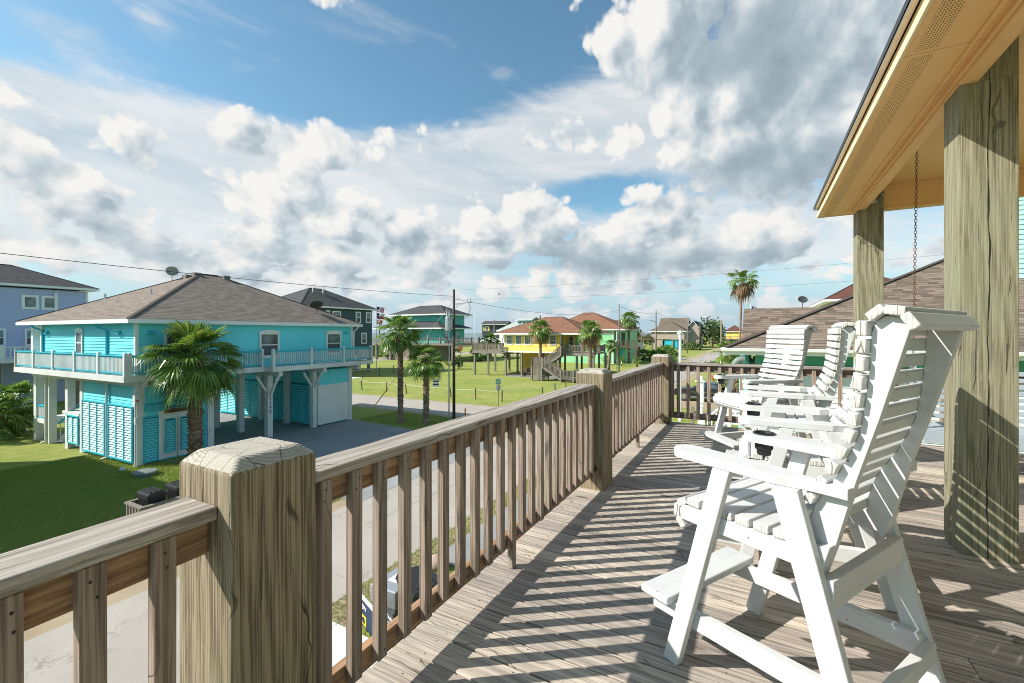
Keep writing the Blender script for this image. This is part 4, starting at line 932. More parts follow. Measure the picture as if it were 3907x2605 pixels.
# stair and bench at the back left
mb = MB(); wallbox(mb, -9.2, -4.5, 3.3, 3.5, 0.06, 3.0, 0.125); mb.build('wall', 'aqua', bh); louvre(bh, face('y', 3.3, -1), -9.0, -4.6, 0.2, 2.2, 6)  # louvred wall added behind the stair to keep sun out of the carport
mb = MB()
for i in range(9): mb.box(-7.6, -6.3, 0.5 + i * 0.26, 0.78 + i * 0.26, 0.2 + i * 0.3, 0.24 + i * 0.3)
for x in (-7.6, -6.3): mb.bar((x, 0.4, 0.1), (x, 3.0, 3.1), 0.05, 0.24)
mb.build('stair', 'wpost', bh)
mb = MB()
for x in (-7.6, -6.3):
    mb.bar((x, 0.3, 0.85), (x, 2.9, 3.85), 0.11, 0.05, mi=1)
    for i in range(16): yy = 0.35 + i * 0.16; mb.box(x - 0.015, x + 0.015, yy, yy + 0.03, 0.05 + i * 0.183, 0.8 + i * 0.183)
mb.build('stair_rail', ['wpost', 'aquad'], bh)
railrun(bh, (-9.3, 0.1), (-7.95, 0.1), 1.0, 0.7, 0, sp=0.1); MB().box(-9.3, -7.8, 0.05, 1.4, 0.85, 1.05).build('landing', 'wpost', bh)
louvre(bh, face('y', 0.05, -1), -5.75, -4.72, 0.35, 1.45, 2, slat='louvlit', back='aquad'); MB().box(-6.3, -4.65, 0.0, 0.6, 1.5, 1.62).build('counter', 'wpost', bh)
# roof furniture
def dish(root, x, y, z, az_, r, mt, par=None, tilt=0.6):
    mb = MB(); d = Vector((math.sin(az_) * math.cos(tilt), math.cos(az_) * math.cos(tilt), math.sin(tilt))); c = Vector((x, y, z))
    a = d.cross(Vector((0, 0, 1))).normalized(); b = a.cross(d); n = 18; vs = []
    for k_, rr in enumerate((1.0, 0.66, 0.33)):
        for q in range(n): ph = 2 * math.pi * q / n; vs.append(c + (a * math.cos(ph) + b * math.sin(ph) * 0.9) * r * rr + d * (0.16 * r * rr * rr))
    vs.append(c); fs = []
    for k_ in range(2): fs += [(k_ * n + q, k_ * n + (q + 1) % n, (k_ + 1) * n + (q + 1) % n, (k_ + 1) * n + q) for q in range(n)]
    fs += [(2 * n + q, 2 * n + (q + 1) % n, 3 * n) for q in range(n)]; mb.add(vs, fs)
    mb.tube([c, c - d * 0.1 * r - Vector((0, 0, r * 0.9)), c - Vector((0, 0, r * 1.9))], r * 0.07, 6); mb.tube([c - Vector((0, 0, r * 0.4)), c + d * r * 0.9 - b * r * 0.5], r * 0.045, 5)
    mb.box(*(c.x + d.x * r * .9 - b.x * r * .5 - r * .1, c.x + d.x * r * .9 - b.x * r * .5 + r * .1), c.y + d.y * r * .9 - b.y * r * .5 - r * .1, c.y + d.y * r * .9 - b.y * r * .5 + r * .1, c.z + d.z * r * .9 - b.z * r * .5 - r * .07, c.z + d.z * r * .9 - b.z * r * .5 + r * .07)
    return mb.build('satellite_dish', mt, root)
def roofz(x, y, X0=-9.97, X1=0.42, Y0=-0.42, Y1=10.82, ze=5.52, p=2.53 / 5.195): return ze + p * min(x - X0, X1 - x, y - Y0, Y1 - y)
dish(bh, -5.6, 3.9, roofz(-5.6, 3.9) + 0.5, rad(112), 0.27, 'dishg', tilt=0.2); dish(bh, -0.75, 8.6, roofz(-0.75, 8.6) + 0.42, rad(290), 0.36, 'dishd', tilt=0.95)
for x, y in ((-7.4, 1.9), (-3.6, 2.1)): MB().tube([(x, y, roofz(x, y) - 0.02), (x, y, roofz(x, y) + 0.25)], 0.045, 8).build('roof_pipe', 'steel', bh)
for x, y in ((-4.5, 5.9), (-4.0, 7.3), (-5.0, 4.3), (-4.7, 4.55)): z = roofz(x, y); MB().box(x - 0.16, x + 0.16, y - 0.16, y + 0.16, z - 0.1, z + 0.13).build('roof_vent', 'greyw', bh)
# lettering
def text(body, size, F, a, z, mt, root, depth=0.004, vertical=False, align='CENTER', nm='lettering'):
    cu = bpy.data.curves.new(nm, 'FONT'); cu.body = body; cu.size = size; cu.extrude = depth; cu.align_x = align; cu.align_y = 'CENTER'; cu.space_line = 0.85
    o = bpy.data.objects.new(nm, cu); col.objects.link(o); cu.materials.append(M[mt]); o.parent = root
    p0 = Vector(F(a, z, 0.0)); px = Vector(F(a + 1, z, 0.0)) - p0; pz = Vector((0, 0, 1)); n = px.cross(pz)
    if (Vector(F(a, z, 1.0)) - p0).dot(n) < 0: px = -px; n = -n
    m4 = Matrix((px, pz, n)).transposed().to_4x4(); m4.translation = Vector(F(a, z, 0.006))
    me = bpy.data.meshes.new_from_object(o.evaluated_get(bpy.context.evaluated_depsgraph_get())); bpy.data.objects.remove(o); o = bpy.data.objects.new(nm, me); col.objects.link(o)
    if not me.materials: me.materials.append(M[mt])
    o.parent = root; o.matrix_local = m4; return o
text('1\n3\n4\n0', 0.24, face('x', -0.01, 1), 5.36, 1.55, 'black', bh, nm='house_number')
sg = MB(); sg.box(0.0, 0.05, 0.9, 2.1, 1.86, 2.1); sgn = sg.build('house_sign', 'signbrown', bh, 0.01)
text('CAVO DEBERE', 0.15, face('x', 0.051, 1), 1.5, 1.97, 'boot', sgn)
# ================================================================== palms and plants
def fan(mb, hub, d, nrm, Rf, nb, droop, rr, mi=0, spread=118):
    side = d.cross(nrm).normalized(); dn = Vector((0, 0, -1)); da = 2 * rad(spread) / (nb - 1)
    for i in range(nb):
        a = -rad(spread) + da * i; t_ = abs(a) / rad(spread)
        L_ = Rf * (1 - 0.32 * t_ * t_) * rr.uniform(0.88, 1.06); dr = d * math.cos(a) + side * math.sin(a)
        fold = nrm * (0.10 * Rf * t_)                                    # the two halves of the fan fold up a little
        w_ = L_ * 0.5 * math.tan(da / 2) * 1.25; pr_ = dr.cross(nrm).normalized(); pl = nrm * (w_ * 0.55) * (1 if i % 2 else -1)
        m_ = hub + dr * L_ * 0.5 + fold; q = hub + dr * L_ * 0.76 + fold + dn * (droop * L_ * 0.22); e = hub + dr * L_ * 0.97 + fold + dn * (droop * L_ * rr.uniform(0.5, 0.95))
        mb.add([hub, m_ - pr_ * w_ + pl, m_ + pr_ * w_ - pl, q + pr_ * w_ * 0.5, q - pr_ * w_ * 0.5, e], [(0, 1, 2), (1, 4, 3, 2), (4, 5, 3)], mi)
def crown(seed, n=46, nb=24, e0=84, e1=-58, pet=(0.42, 0.62), fr=(0.5, 0.62), wind=(0, 0), dead=0, droop=1.0):
    rr = random.Random(seed); mb = MB()
    for i in range(n):
        f = i / (n - 1); el = rad(e0 + (e1 - e0) * f ** 0.9 + rr.uniform(-9, 9)); az_ = i * 2.39996 + rr.uniform(-0.25, 0.25)
        d = Vector((math.cos(az_) * math.cos(el), math.sin(az_) * math.cos(el), math.sin(el))); d = (d + Vector((wind[0], wind[1], 0)) * (0.35 + 0.4 * f)).normalized()
        pl = rr.uniform(*pet) * (0.75 + 0.4 * math.cos(el)); Rf = rr.uniform(*fr) * (0.72 if f < 0.12 else 1.0)
        p0 = Vector((0, 0, 0.06 - 0.14 * f)) + d * 0.05; sag = Vector((0, 0, -0.10 * pl * (0.4 + f)))
        hub = p0 + d * pl + sag; up = Vector((0, 0, 1)); nrm = (up - d * up.dot(d))
        nrm = nrm.normalized() if nrm.length > 0.05 else Vector((1, 0, 0)); nrm = (nrm + Vector((rr.uniform(-.35, .35), rr.uniform(-.35, .35), 0))).normalized(); nrm = (nrm - d * nrm.dot(d)).normalized()
        mi = 2 if f > 1 - dead * 0.7 else (1 if rr.random() < 0.16 else 0)
        mb.tube([p0, p0 + d * pl * 0.5, hub], [0.017, 0.012, 0.008], 4, 1, cap=False)
        d2 = (d + Vector((0, 0, -0.35 * (0.3 + f)))).normalized(); nrm = (nrm - d2 * nrm.dot(d2)).normalized()
        fan(mb, hub, d2, nrm, Rf, nb, droop * (0.35 + 0.6 * f), rr, mi)
    return mb
def skirt(seed, n=26, ln=0.7, r=0.12):
    rr = random.Random(seed); mb = MB()
    for i in range(n):
        az_ = rr.uniform(0, 6.28); o = Vector((math.cos(az_), math.sin(az_), 0)); p0 = o * r * 0.6 + Vector((0, 0, rr.uniform(-0.25, 0.0)))
        d = (o * rr.uniform(0.12, 0.5) + Vector((0, 0, -1))).normalized(); L_ = ln * rr.uniform(0.5, 1.1); sd = d.cross(o).normalized()
        for k in range(9):
            a = (k - 4) * 0.13; dd = (d + sd * a).normalized(); w_ = 0.012
            mb.add([p0, p0 + dd * L_ * 0.55 - sd * w_, p0 + dd * L_ * 0.55 + sd * w_, p0 + dd * L_ * rr.uniform(0.8, 1.0) + Vector((rr.uniform(-.03, .03), rr.uniform(-.03, .03), -0.03))], [(0, 1, 2), (1, 3, 2)])
    return mb
def trunk_mesh(h, r0, r1, lean=(0, 0), boots=(0.0, 1.0), seed=1, nb=150, bl=0.16, smooth_low=0.0):
    rr = random.Random(seed); mb = MB(); n = 14; pts = []; rs = []
    for i in range(n + 1):
        f = i / n; pts.append((lean[0] * f * f, lean[1] * f * f, h * f - 0.05)); rs.append((r0 + (r1 - r0) * f) * (1.35 - 0.35 * min(1, f * 8)) * rr.uniform(0.95, 1.05))
    mb.tube(pts, rs, 12)
    for i in range(nb):
        f = boots[0] + (boots[1] - boots[0]) * (i + 0.5) / nb; az_ = i * 2.39996; c = Vector((lean[0] * f * f, lean[1] * f * f, h * f)); rad_ = r0 + (r1 - r0) * f
        o = Vector((math.cos(az_), math.sin(az_), 0)); sd = Vector((-o.y, o.x, 0)); w_ = rad_ * rr.uniform(0.32, 0.5); L_ = bl * rr.uniform(0.6, 1.15)
        b = c + o * rad_ * 0.9; tip = b + o * L_ * rr.uniform(0.35, 0.65) + Vector((0, 0, L_ * rr.uniform(0.5, 0.9)))
        mb.add([b - sd * w_, b + sd * w_, tip + sd * w_ * 0.3, tip - sd * w_ * 0.3, b - sd * w_ + Vector((0, 0, L_ * 0.35)), b + sd * w_ + Vector((0, 0, L_ * 0.35))], [(0, 1, 2, 3), (4, 3, 2, 5), (0, 3, 4), (1, 5, 2)], 1)
    return mb
CR = {}
def crown_data(key, **kw):
    if key not in CR: CR[key] = crown(**kw)
    return CR[key]
meshes = {}
def palm(label, loc, h, r0, r1, R_, key, rot=0.0, lean=(0, 0), boots=(0.0, 1.0), nb=120, bl=0.16, dead=None, group='palm trees round the houses', name='palm_tree'):
    t = thing(name, label, 'palm tree', (loc[0] * K, loc[1] * K, 0), 0, group, K)
    trunk_mesh(h, r0, r1, lean, boots, int(h * 97), nb, bl).build('trunk', ['bark', 'boot'], t)
    if key not in meshes: meshes[key] = CROWNS[key]().build('crown', ['leaf', 'leafy', 'dead'], None); o = meshes[key]
    else: o = meshes[key].copy(); col.objects.link(o)
    o.parent = t; o.location = (lean[0], lean[1], h); o.scale = (R_,) * 3; o.rotation_euler = (0, 0, rot)
    if dead:
        k2 = 'sk%d' % dead
        if k2 not in meshes: meshes[k2] = skirt(dead).build('dead_fronds', 'dead', None); q = meshes[k2]
        else: q = meshes[k2].copy(); col.objects.link(q)
        q.parent = t; q.location = (lean[0], lean[1], h - 0.05); q.scale = (R_,) * 3
    return t
CROWNS = {
    'hero': lambda: crown(11, 46, 34, 88, -52, fr=(0.56, 0.70), wind=(0.05, 0), droop=0.65),
    'mid': lambda: crown(23, 38, 24, 87, -48, wind=(0.12, 0.0), droop=0.8),
    'old': lambda: crown(31, 40, 18, 86, -66, wind=(0.18, 0.05), dead=0.35, droop=1.3),
    'small': lambda: crown(47, 24, 16, 86, -25, droop=0.9),
    'tall': lambda: crown(53, 34, 16, 84, -80, pet=(0.35, 0.75), wind=(0.28, 0.05), dead=0.6, droop=1.5),
}
p = atL(745, -19.0); palm('big full fan palm in front of the aqua house with a shaggy brown trunk', p, 4.05, 0.21, 0.19, 1.55, 'hero', 0.3, nb=260, bl=0.22)
p = G(1528, 1612); palm('taller of two palms on the verge left of the dark utility pole, dead fronds hanging', p, 5.05, 0.15, 0.14, 1.25, 'mid', 1.0, (-0.02, 0), (0.2, 0.98), 170, 0.15, dead=5)
p = G(1626, 1618); palm('shorter of two palms on the verge, beside the dark utility pole', p, 3.5, 0.15, 0.14, 1.1, 'mid', 2.6, (0.0, 0), (0.08, 0.98), 130, 0.18)
p = G(2062, 1450); palm('fan palm with a grey skirt in front of the yellow house windows', p, 5.35, 0.17, 0.13, 1.3, 'old', 0.5, (0, 0), (0.05, 0.6), 70, 0.1, dead=7)
p = atY(2252, 45.0); palm('fan palm in front of the yellow house porch', p, 5.3, 0.2, 0.19, 1.3, 'old', 2.2, (0, 0), (0.0, 0.6), 90, 0.12, dead=5)
p = G(2322, 1416); palm('leaning palm with a bare trunk beside the light green house', p, 3.4, 0.2, 0.16, 0.95, 'mid', 4.0, (0.35, 0), (0.8, 1.0), 10, 0.1)
p = G(2399, 1385); palm('slender tall palm behind the light green house', p, 7.3, 0.2, 0.17, 1.6, 'old', 3.3, (0.1, 0), (0.9, 1.0), 10, 0.1, dead=7)
palm('small palm far behind the slender tall palm', atY(2428, 112), 5.6, 0.2, 0.2, 1.3, 'old', 1.1, dead=5)
p = atY(2822, 60); palm('tall windblown palm with a ragged brown skirt behind the neighbour roof', p, 11.9, 0.17, 0.14, 1.9, 'tall', 0.0, (0.35, 0), (0.9, 1.0), 16, 0.2, dead=7)
for i, (u, v, sc_) in enumerate(((2371, 1396, 0.75), (2430, 1399, 0.75), (2315, 1391, 0.8))):
    palm(['knee-high young palm left of two beside the far green house drive', 'knee-high young palm right of two beside the far green house drive', 'young palm beside the teal door of the light green house'][i], G(u, v), 0.9, 0.13, 0.12, sc_, 'small', i * 1.7, nb=20, bl=0.14, group='young palms')
p = G(8, 1668); palm('low palm cut by the picture edge beside the lavender house', atY(-10, 21.0), 1.15, 0.22, 0.2, 1.35, 'mid', 2.0, nb=60)
palm('palm with a stout trunk between the lavender house and the aqua house', atY(72, 22.5), 1.55, 0.22, 0.2, 1.3, 'mid', 4.1, nb=70)
palm('palm behind the aqua house stair', atY(285, 30.0), 3.4, 0.25, 0.22, 1.4, 'mid', 4.1, nb=70)
palm('palm far off in front of the charcoal house with yellow shutters', atY(1872, 92), 3.4, 0.25, 0.25, 2.1, 'mid', 0.4, nb=20)
palm('low palm beside the metal-roofed house', atY(1832, 80), 1.4, 0.25, 0.25, 1.9, 'small', 1.4, nb=20)
for i, (u, v, s_) in enumerate(((2418, 1372, 1.9), (2456, 1374, 1.8), (2490, 1376, 1.5), (2512, 1374, 2.0), (2545, 1370, 2.3), (2530, 1378, 1.7), (2585 - 40, 1360, 2.4))):
    lab = ['leftmost', 'second', 'third', 'fourth', 'tallest', 'small', 'last'][i] + ' bushy palm in the clump beside the beige house lawn'
    palm(lab, G(u, v), 0.7, 0.25, 0.22, s_, 'small', i * 2.1, nb=16, group='bushy palms beside the beige house')
palm('bushy palm at the left corner of the neighbour roof', atY(2790, 50), 2.6, 0.25, 0.22, 2.0, 'small', 0.3, nb=16)
palm('bushy palm behind the neighbour roof corner, lower one', atY(2815, 46), 1.6, 0.25, 0.22, 1.8, 'small', 2.3, nb=16)

def bush(label, loc, r, h, n=500, mt='shrub', leaf=0.09, name='bush', cat='bush', group=None, seed=0, base=0.0):
    rr = random.Random(seed + int(r * 100)); t = thing(name, label, cat, (loc[0] * K, loc[1] * K, base * K), 0, group, K); mb = MB()
    lumps = [(rr.uniform(-.5, .5) * r, rr.uniform(-.5, .5) * r, rr.uniform(0.35, 0.75) * h, rr.uniform(0.35, 0.6)) for _ in range(6)]
    for i in range(n):
        c = rr.choice(lumps); d = Vector((rr.gauss(0, 1), rr.gauss(0, 1), rr.gauss(0, 1))).normalized() * rr.uniform(0.55, 1.0)
        p = Vector((c[0] + d.x * r * c[3], c[1] + d.y * r * c[3], max(0.03, c[2] + d.z * h * c[3] * 0.8))); a = Vector((rr.uniform(-1, 1), rr.uniform(-1, 1), rr.uniform(-.6, 1))).normalized(); b = a.cross(Vector((rr.uniform(-1, 1), rr.uniform(-1, 1), rr.uniform(-1, 1)))).normalized()
        L_ = leaf * rr.uniform(0.6, 1.4); mb.add([p, p + a * L_ * 0.5 + b * L_ * 0.28, p + a * L_, p + a * L_ * 0.5 - b * L_ * 0.28], [(0, 1, 2, 3)])
    mb.build('foliage', mt, t); mb = MB()
    for i in range(7): c = rr.choice(lumps); mb.tube([(c[0] * 0.15, c[1] * 0.15, 0), (c[0] * 0.6, c[1] * 0.6, c[2] * 0.6), (c[0], c[1], c[2])], [0.03 * r, 0.02 * r, 0.008 * r], 5)
    mb.build('stem', 'brownw', t); return t
bush('flowering scrub with orange tips right of the shorter verge palm', atY(1715, 68), 2.1, 1.6, 700, seed=3)
bush('grey-green agave bush behind the dark utility pole', G(1750, 1408), 0.9, 1.6, 400, leaf=0.3, seed=5)
bush('round bush in front of the yellow house left deck', G(1815, 1372), 1.2, 2.2, 500, leaf=0.25, seed=9)
bush('large dark round palm-like bush near the far pale blue house', atY(2712, 150), 5.2, 9.5, 900, leaf=1.0, seed=7)
bush('clipped low hedge by the far street corner', G(2635, 1336), 3.4, 2.2, 500, leaf=0.5, seed=11)
bush('reddish dry bush under the neighbour gutter', atY(2790, 33), 1.7, 2.6, 900, 'shrub', 0.14, seed=12)
bush('dry brown bush beside the reddish bush under the neighbour gutter', atY(2825, 30), 1.3, 2.9, 600, 'dead', 0.16, seed=13)
bush('bright green shrub inside the low timber fence below the deck', atY(2718, 21), 0.9, 1.0, 500, 'leafy', 0.12, seed=14)
bush('dark low bush at the foot of the greenish pole', G(2725, 1400), 1.6, 0.9, 350, 'shrub', 0.2, seed=16)
for i in range(26):
    u = 1440 + R.uniform(-90, 620) if i % 2 else R.uniform(1340, 1480)
    y = R.uniform(88, 150); bush('low dune shrub on the flats towards the sea', atY(u, y), R.uniform(1.2, 3.2), R.uniform(0.7, 1.5), 120, 'shrub', 0.5, 'dune_shrub', 'shrub', 'low shrubs on the dune flats', i)
for i in range(14):
    u = R.uniform(2380, 2800); y = R.uniform(150, 300); bush('distant clump of bushes on the flat horizon land', atY(u, y), R.uniform(3, 7), R.uniform(2, 5), 120, 'shrub', 1.3, 'distant_bush', 'shrub', 'distant bushes on the flat land', 100 + i)

# ================================================================== other houses
lv = broot('lavender_house', 'lavender house with dark hip roof and white-framed windows at the left picture edge', 'house', SL(14.3, -44.5))
# local x outward (right), y along the street
H0 = lv; mb = MB(); wallbox(mb, -6.4, 0, -14, 0, 3.3, 8.1, 0.19); mb.build('wall', 'purple', lv); mb = MB(); wallbox(mb, -6.4, -0.3, -14, -0.3, 0, 3.3, 0.19); mb.build('wall', 'purple', lv)
mb = MB(); mb.box(-0.05, 0.05, -0.08, 0.05, 0, 8.1); mb.build('corner_board', 'white', lv)
MB().tube([(0.1, -1.75, 7.9), (0.1, -1.75, 3.4)], 0.09, 8).build('downspout', 'white', lv)
hip(lv, -6.4, 0, -14, 0, 8.35, 9.95, 'shD', 0.55)
F = face('x', 0, 1)
def yAt(u, L, s0): x, y = atL(u, L); return (x * SN + y * CS) - s0
for ua, ub in ((81, 148), (157, 220)): window(lv, F, yAt(ua, -44.5, 14.3), yAt(ub, -44.5, 14.3), 6.65, 7.65, 0.16, sash=False)
for ua, ub in ((-20, 22), (93, 135)): window(lv, F, yAt(ua, -44.5, 14.3), yAt(ub, -44.5, 14.3), 4.1, 5.3, 0.12)
mb = MB(); mb.box(0.0, 2.2, -14, -0.5, 3.05, 3.3); mb.build('deck', 'white', lv)
railrun(lv, (2.15, -13.5), (2.15, -0.5), 3.3, 0.85, 7, 0.18, 0.22, 0.06, 'white', 'white', 'white')
railrun(lv, (2.1, -0.55), (0.2, -0.55), 3.3, 0.85, 2, 0.18, 0.22, 0.06, 'white', 'white', 'white')
piles(lv, [(1.9, y) for y in (-13, -9, -5, -0.8)], 0, 3.05, 0.28, 'greyw')

def s_of(u, L): x, y = atL(u, L); return x * SN + y * CS
sl0, sl1 = s_of(1150, -44.5), s_of(1419, -44.5)
gh = broot('slate_house', 'dark slate-blue three-storey house with grey hip roof behind the aqua house', 'house', SL(sl0, -44.5)); W_ = sl1 - sl0
mb = MB(); wallbox(mb, -8.5, 0, 0, W_, 2.2, 7.95, 0.19); mb.build('wall', 'slate', gh); hip(gh, -8.5, 0, 0, W_, 8.1, 10.6, 'shG', 0.6)
piles(gh, [(-0.3, 0.3), (-0.3, W_ * 0.5), (-0.3, W_ - 0.3), (-0.3, W_ * 0.8), (-4, W_ - 0.3), (-8, W_ - 0.3), (-4, 0.3)], 0, 2.2, 0.3)
def wins(root, F, L, s0, lst, **kw):
    for ua, ub, va, vb in lst:
        a0, a1 = s_of(ua, L) - s0, s_of(ub, L) - s0; y = atL((ua + ub) / 2, L)[1]; window(root, F, a0, a1, 5 + (HV - vb) * y / FP, 5 + (HV - va) * y / FP, **kw)
wins(gh, F, -44.5, sl0, [(1243, 1258, 1184, 1212), (1268, 1300, 1187, 1213), (1356, 1376, 1189, 1232), (1395, 1415, 1191, 1232), (1378, 1398, 1269, 1311)], fw=0.12, glass='glass')
dish(gh, -3.4, W_ * 0.42, 10.9, rad(200), 0.32, 'dishg', tilt=0.3)
for q in (0.36, 0.5): MB().tube([(-3.0, W_ * q, 9.4), (-3.0, W_ * q, 10.85)], 0.06, 6).build('roof_pipe', 'white', gh)

c0 = (-12.4, 83.0)
th_ = broot('teal_house', 'teal house with two stacked dark hip roofs and a wide timber deck on pilings', 'house', c0)
mb = MB(); wallbox(mb, -10.2, 0, 0, 6.2, 3.1, 8.4, 0.25); mb.build('wall', 'teal', th_); mb = MB(); wallbox(mb, -9.0, 1.2, -1.8, 0, 3.1, 5.85, 0.25); mb.build('wall', 'teal', th_)
hip(th_, -12.0, 0.2, -0.4, 6.6, 8.55, 10.4, 'shD', 0.9, fh=0.22); 
hip(th_, -14.0, 0.9, -2.6, 5.5, 5.95, 7.75, 'shD', 0.9, fh=0.22)
F7 = face('y', -1.8, -1)
for a0, a1, z0, z1 in ((-9.0, -7.8, 3.4, 5.0), (-2.9, -2.2, 4.2, 4.7)): window(th_, F7, a0, a1, z0, z1, 0.12, sash=False)
F8 = face('x', 1.2, 1); window(th_, F8, -1.5, -0.6, 3.6, 5.2, 0.14); F8 = face('x', 0.0, 1); window(th_, F8, 1.2, 2.6, 5.9 + 0.6, 8.0, 0.16); window(th_, F8, 3.4, 4.4, 3.7, 5.1, 0.14)
MB().box(-16.5, 5.5, -5.0, 3.5, 2.85, 3.1).build('deck', 'greyw', th_)
railrun(th_, (-16.4, -4.9), (5.4, -4.9), 3.1, 1.05, 9, 0.22, 0.35, 0.07, 'greyw', 'greyw', 'greyw'); railrun(th_, (5.4, -4.9), (5.4, 3.4), 3.1, 1.05, 4, 0.22, 0.35, 0.07, 'greyw', 'greyw', 'greyw')
piles(th_, [(x, y) for x in (-16, -12.5, -9, -4.5, 0, 5.2) for y in (-4.7, 2.0)], 0, 2.86, 0.36)
piles(th_, [(-12.0, -0.2), (-14.0, -2.5)], 3.1, 8.3, 0.2)
mb = MB(); mb.box(-8.8, -0.3, -4.3, 2.5, 0, 2.85)
for i in range(14): z = 0.1 + i * 0.2; mb.box(-8.8, -0.3, -4.36, -4.31, z, z + 0.12)
mb.build('lattice_room', 'beige', th_)

sy = 45.3; yl0 = -25.8
yh = broot('yellow_house', 'yellow house with red-brown hip roof raised on grey pilings, zigzag timber stair in front', 'house', SL(sy, yl0))
mb = MB(); wallbox(mb, 0, 7.05, 0, 7.5, 2.95, 4.85, 0.14); mb.box(7.05, 9.1, 2.0, 7.5, 2.95, 4.85); lap(mb, (7.05, 2.0), (9.1, 2.0), 2.95, 4.85, (0, -1), 0.14); mb.build('wall', 'yellow', yh)
mb = MB()
for x in (0.0, 7.05): mb.box(x - 0.05, x + 0.09, -0.04, 0.06, 2.9, 4.85); mb.build('corner_board', 'white', yh); mb = MB()
mb.box(-0.05, 9.1, -0.05, 0.03, 2.78, 2.94); mb.build('floor_trim', 'white', yh)
hip(yh, -0.3, 9.6, -0.2, 7.7, 4.98, 6.9, 'shR', 0.65, fh=0.16); Fz = face('y', 0.0, -1)
def xAt(u, s_, l0): t_ = (u - CX) / FP; y = s_ / (t_ * SN + CS); return (t_ * CS - SN) * y - l0
for ua, ub in ((1933, 1956), (1967.5, 1991), (2002, 2026), (2097, 2123)): window(yh, Fz, xAt(ua, sy, yl0), xAt(ub, sy, yl0), 3.65, 4.75, 0.08, grid=1)
Fp = face('y', 2.0, -1); mb = MB(); fbox(mb, Fp, 8.0, 8.8, 2.95, 4.6, 0, 0.04); mb.build('door', 'lgreen', yh); window(yh, Fp, 7.2, 7.8, 3.5, 4.6, 0.07, 'white', 'glassd')
mb = MB(); mb.box(7.05, 11.4, -1.3, 2.0, 2.82, 2.94); mb.box(-4.2, -0.02, -0.4, 5.0, 2.82, 2.94); mb.box(-4.25, -4.2, -0.45, 5.0, 2.6, 2.95); mb.box(-4.2, -0.02, -0.45, -0.4, 2.6, 2.95); mb.box(7.0, 11.4, -1.35, -1.3, 2.6, 2.95); mb.build('deck', 'greyw', yh)
kw = dict(mpost='greyw', mrail='greyw', mbal='greyw', pw=0.14, sp=0.16, bw=0.05)
railrun(yh, (-4.2, -0.38), (-0.1, -0.38), 2.95, 0.8, 3, **kw); railrun(yh, (-4.2, 5.0), (-4.2, -0.38), 2.95, 0.8, 3, **kw); railrun(yh, (8.6, -1.3), (11.3, -1.3), 2.95, 0.8, 3, **kw); railrun(yh, (11.3, -1.3), (11.3, 2.0), 2.95, 0.8, 2, **kw); railrun(yh, (7.1, -0.1), (8.0, -0.1), 2.95, 0.8, 2, **kw)
piles(yh, [(x, 0.1) for x in (0.12, 2.2, 4.4, 6.8)] + [(x, -1.1) for x in (7.4, 9.3, 11.1)] + [(x, 7.3) for x in (0.3, 2.4, 4.6, 6.8, 9)] + [(-4.0, -0.2), (-2.1, -0.2), (-4.0, 4.6), (-1.9, 4.6), (-0.2, 3.6), (11.1, 3.0), (3.2, 3.8)], 0, 2.83, 0.2, 'greyw')
piles(yh, [(9.3, -0.1), (7.2, 0.0)], 2.95, 4.85, 0.14, 'greyw')
mb = MB(); wallbox(mb, -0.8, 3.6, 5.4, 7.2, 0, 2.8, 0.14, sides='SWE'); mb.build('store_wall', 'yellow', yh)
mb = MB(); mb.box(2.3, 4.3, 0.3, 0.6, 0.42, 0.5); mb.box(2.3, 4.3, 0.55, 0.6, 0.5, 0.95)
for x in (2.4, 3.3, 4.2): mb.box(x, x + 0.06, 0.3, 0.6, 0, 0.42)
mb.build('bench', 'brownw', yh)
mb = MB(); mb.box(0.0, 7.2, -0.3, 7.4, 0.0, 0.035); mb.build('slab', 'conc', yh)
# zigzag stair
mb = MB()
for i in range(8): x = 7.9 - i * 0.21; z = 2.8 - i * 0.15; mb.box(x - 0.23, x, -2.2, -1.32, z - 0.04, z)
for y in (-2.2, -1.32): mb.bar((8.0, y, 2.75), (6.2, y, 1.55), 0.05, 0.22)
mb.box(4.9, 6.2, -2.9, -1.32, 1.5, 1.58)
for i in range(9): x = 6.2 + i * 0.23; z = 1.5 - i * 0.15; mb.box(x, x + 0.25, -2.95, -2.25, z - 0.04, z)
for y in (-2.95, -2.25): mb.bar((6.2, y, 1.45), (8.3, y, 0.2), 0.05, 0.22)
mb.box(8.2, 9.7, -3.1, -2.1, 0.32, 0.4); mb.build('stair', 'greyw', yh)
mb = MB()
def slope_rail(p0, p1, n, h=0.8):
    p0 = Vector(p0); p1 = Vector(p1); u_ = Vector((0, 0, h)); mb.bar(p0 + u_, p1 + u_, 0.07, 0.05); mb.bar(p0 + u_ * 0.2, p1 + u_ * 0.2, 0.05, 0.05)
    for i in range(n + 1): q = p0 + (p1 - p0) * i / n; mb.bar(q + u_ * 0.15, q + u_, 0.045, 0.045, (0, 1, 0))
    for q in (p0, p1): mb.box(q.x - 0.07, q.x + 0.07, q.y - 0.07, q.y + 0.07, q.z - 0.2, q.z + h + 0.08)
for y in (-2.2, -1.34): slope_rail((7.95, y, 2.85), (6.2, y, 1.6), 14)
for y in (-2.95, -2.25): slope_rail((6.2, y, 1.55), (8.25, y, 0.35), 15)
slope_rail((4.95, -2.9, 1.58), (6.15, -2.9, 1.58), 8); slope_rail((4.95, -2.9, 1.58), (4.95, -1.4, 1.58), 8); slope_rail((8.3, -3.05, 0.4), (9.65, -3.05, 0.4), 9)
mb.build('stair_rail', 'greyw', yh)
mb = MB()
for i in range(13): z = 0.08 + i * 0.11; mb.box(5.0, 6.1, -2.93, -2.9, z, z + 0.06); mb.box(6.12, 6.15, -2.88, -1.4, z, z + 0.06)
